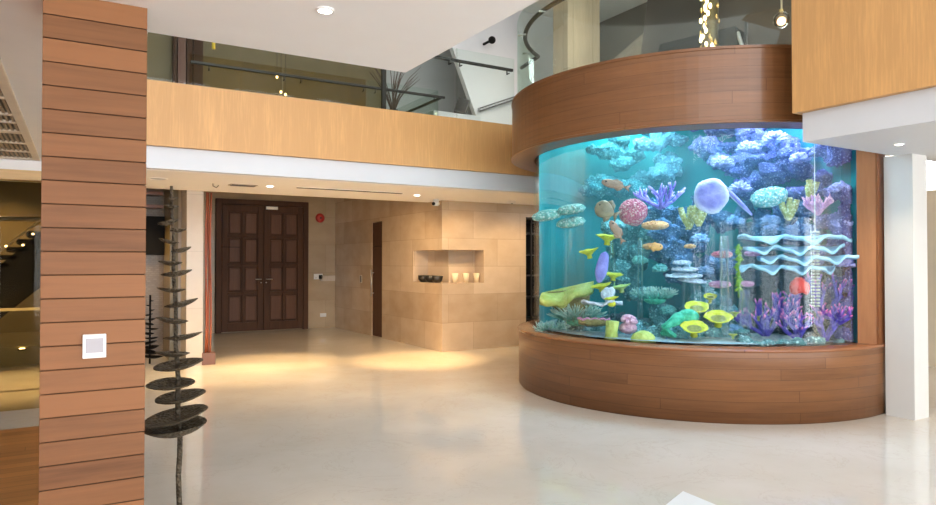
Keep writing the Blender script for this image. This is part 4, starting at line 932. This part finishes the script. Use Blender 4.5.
for k, (px, py, w, f, lb) in enumerate(KN):
    p = tp(px, py, f); s = pxm(p); rg = random.Random(k+90); b = MB()
    for i in range(70):
        a = rg.uniform(0, 6.28); c_ = rg.uniform(-.2, 1); r = math.sqrt(max(0, 1-c_*c_)); d = Vector((r*math.cos(a), r*math.sin(a), c_*.8)); rad = w*s/2
        b.tube([d*rad*.3, d*rad*.7, d*rad*rg.uniform(.9, 1.2)], [.022, .018, .010], 6)
    cc = M_bl if lb[0] in 'lv' else (M_bt if lb[0] == 't' else M_bb)
    place(b, 'bushy_coral', cc, p, lb, 'coral', 'bushy corals on the reef')
# fish
def fish(px, py, Lpx, hr, f, ang, m, fm, label, flip=1):
    p = tp(px, py, f); s = pxm(p); L = Lpx*s; hh = L*hr/2
    b = MB(); n, k = 14, 12; vs = []
    for i in range(n+1):
        t_ = i/n; x = L*(.5-t_*.8); e = math.sin(math.pi*min(1, t_*.93+.03))**.62*(1-.45*t_) if t_ < 1 else .12
        e = max(e, .10)
        for j in range(k): a = 2*math.pi*j/k; vs.append((x, hh*.38*e*math.sin(a), hh*1.25*e*math.cos(a)))
    b.add(vs, [(i*k+j, i*k+(j+1) % k, (i+1)*k+(j+1) % k, (i+1)*k+j) for i in range(n) for j in range(k)]+[tuple(range(k-1, -1, -1)), tuple(n*k+j for j in range(k))])
    def fin(q, th=.004):
        q = [Vector((a, 0, c)) for a, c in q]; m_ = len(q); o_ = [v+Vector((0, th, 0)) for v in q]+[v-Vector((0, th, 0)) for v in q]
        b.add(o_, [tuple(range(m_)), tuple(range(2*m_-1, m_-1, -1))]+[(i, m_+i, m_+(i+1) % m_, (i+1) % m_) for i in range(m_)])
    fin([(-.26*L, 0), (-.5*L, hh*.85), (-.44*L, 0), (-.5*L, -hh*.85)])
    fin([(.18*L, hh*.9), (.0, hh*1.35), (-.2*L, hh*.95), (-.24*L, hh*.3)]); fin([(.02*L, -hh*.9), (-.1*L, -hh*1.3), (-.22*L, -hh*.8), (-.24*L, -hh*.3)])
    o = b.build('fish', m, None, True); o.location = p; o.rotation_euler = (0, R(ang), -YAW-R(14)+(math.pi if flip < 0 else 0)); tag(o, label, 'fish')
    for sd in (-1, 1): MB().ell((.36*L, sd*hh*.26, hh*.25), (.022*L+.003, .006, .022*L+.003), 10, 6).build('eye', M_black, o, True)
fm1 = plain('brown_fish_skin', (.27, .18, .10), .4, var=.3, sc=14); fm2 = plain('rosy_fish_skin', (.38, .20, .13), .4, var=.2, sc=20); fm3 = plain('orange_fish_skin', (.80, .36, .10), .4, var=.2, sc=20); fm4 = plain('yellow_fish_skin', (.85, .72, .08), .4, var=.1)
fish(616, 185, 29, .30, .25, -16, fm2, fm2, 'slender rosy-brown fish swimming high in the left middle', -1)
fish(607, 211, 25, .72, .25, -28, fm1, fm1, 'deep-bodied brown fish above the yellow plate coral', -1)
fish(617, 232, 26, .32, .2, -60, fm2, fm2, 'rosy-brown fish diving head up beside the yellow plate coral', -1)
fish(655, 247, 15, .5, .3, 0, fm3, fm3, 'small orange fish in front of the teal rock stack', 1)

# ================================================================== light
w = bpy.data.worlds.new('daylight'); SC.world = w; w.use_nodes = True
bg = w.node_tree.nodes['Background']; bg.inputs[0].default_value = (.93, .96, 1, 1); bg.inputs[1].default_value = 6.0
def area(x, y, z, sx, sy, e, c, tgt=None, shape='RECTANGLE'):
    l = bpy.data.lights.new('area', 'AREA'); l.shape = shape; l.size = sx; l.size_y = sy; l.energy = e; l.color = c
    o = bpy.data.objects.new('tank_lamp', l); COL.objects.link(o); o.location = (x, y, z)
    if tgt: o.rotation_euler = (Vector(tgt)-Vector((x, y, z))).to_track_quat('-Z', 'Y').to_euler()
    return o
# aquarium lamps hidden inside the wooden top band, above the water
area(5.75, 5.7, 3.25, .9, .9, 27, (.62, .95, 1))
area(6.2, 4.6, 3.25, .9, .9, 29, (.60, .78, 1))
area(6.75, 4.35, 3.25, .6, .6, 24, (.42, .42, 1))
area(6.4, 6.6, 3.25,  .8, .8, 15, (.55, .95, 1))
for k in range(7):
    for z0, z1 in ((0, 2.45), (4.2, 6.6)):
        l = bpy.data.lights.new('portal', 'AREA'); l.shape = 'RECTANGLE'; l.size = 1.85; l.size_y = z1-z0; l.cycles.is_portal = True
        o = bpy.data.objects.new('window_portal', l); COL.objects.link(o); o.location = (-6+k*2.45+.6+.925, -4.6, (z0+z1)/2); o.rotation_euler = (R(90), 0, 0)
# unseen spots: a floor pool, otherwise fill added to brighten walls and floors
spot(5.2, 8.7, CZ-.03, 48, 95, WARM, (5.9, 9.8, 1.0)); spot(6.6, 8.7, CZ-.03, 34, 100, WARM, (6.8, 9.72, .8)); spot(4.2, 9.6, CZ-.03, 55, 95, WARM, (5.36, 11.0, .8))
spot(3.7, 12.2, 2.9, 34, 120, WARM); spot(1.5, 9.4, CZ-.03, 90, 62, WARM); spot(2.75, 10.0, CZ-.03, 220, 56, (1, .64, .28)); spot(2.1, 7.9, CZ-.03, 25, 60, WARM); spot(3.0, 8.25, CZ-.03, 130, 135, (1, .64, .30)); spot(.8, 11.0, CZ-.03, 45, 120, WARM); spot(9.2, 2.6, 2.4, 60, 140, (1, .86, .64))
spot(-.5, 9.7, 2.40, 230, 75, (1, .76, .46)); spot(-.7, 13.0, 2.9, 60, 130, (1, .75, .45))
spot(3.5, 12.2, 7.2, 130, 120, (1, .85, .6)); spot(7.5, 10.5, 7.2, 60, 140, (.95, .97, 1)); spot(8.6, 9.6, 7.0, 60, 110, (1, .88, .70), (9.7, 11.4, 4.6)); spot(8.8, 7.0, 7.0, 25, 120, (1, .85, .65))
SC.view_settings.view_transform = 'Standard'; SC.view_settings.look = 'None'; SC.view_settings.gamma = 1; SC.view_settings.exposure = 1.0
SC.cycles.use_denoising = True
SC.cycles.max_bounces = 10; SC.cycles.transparent_max_bounces = 24; SC.cycles.volume_bounces = 1
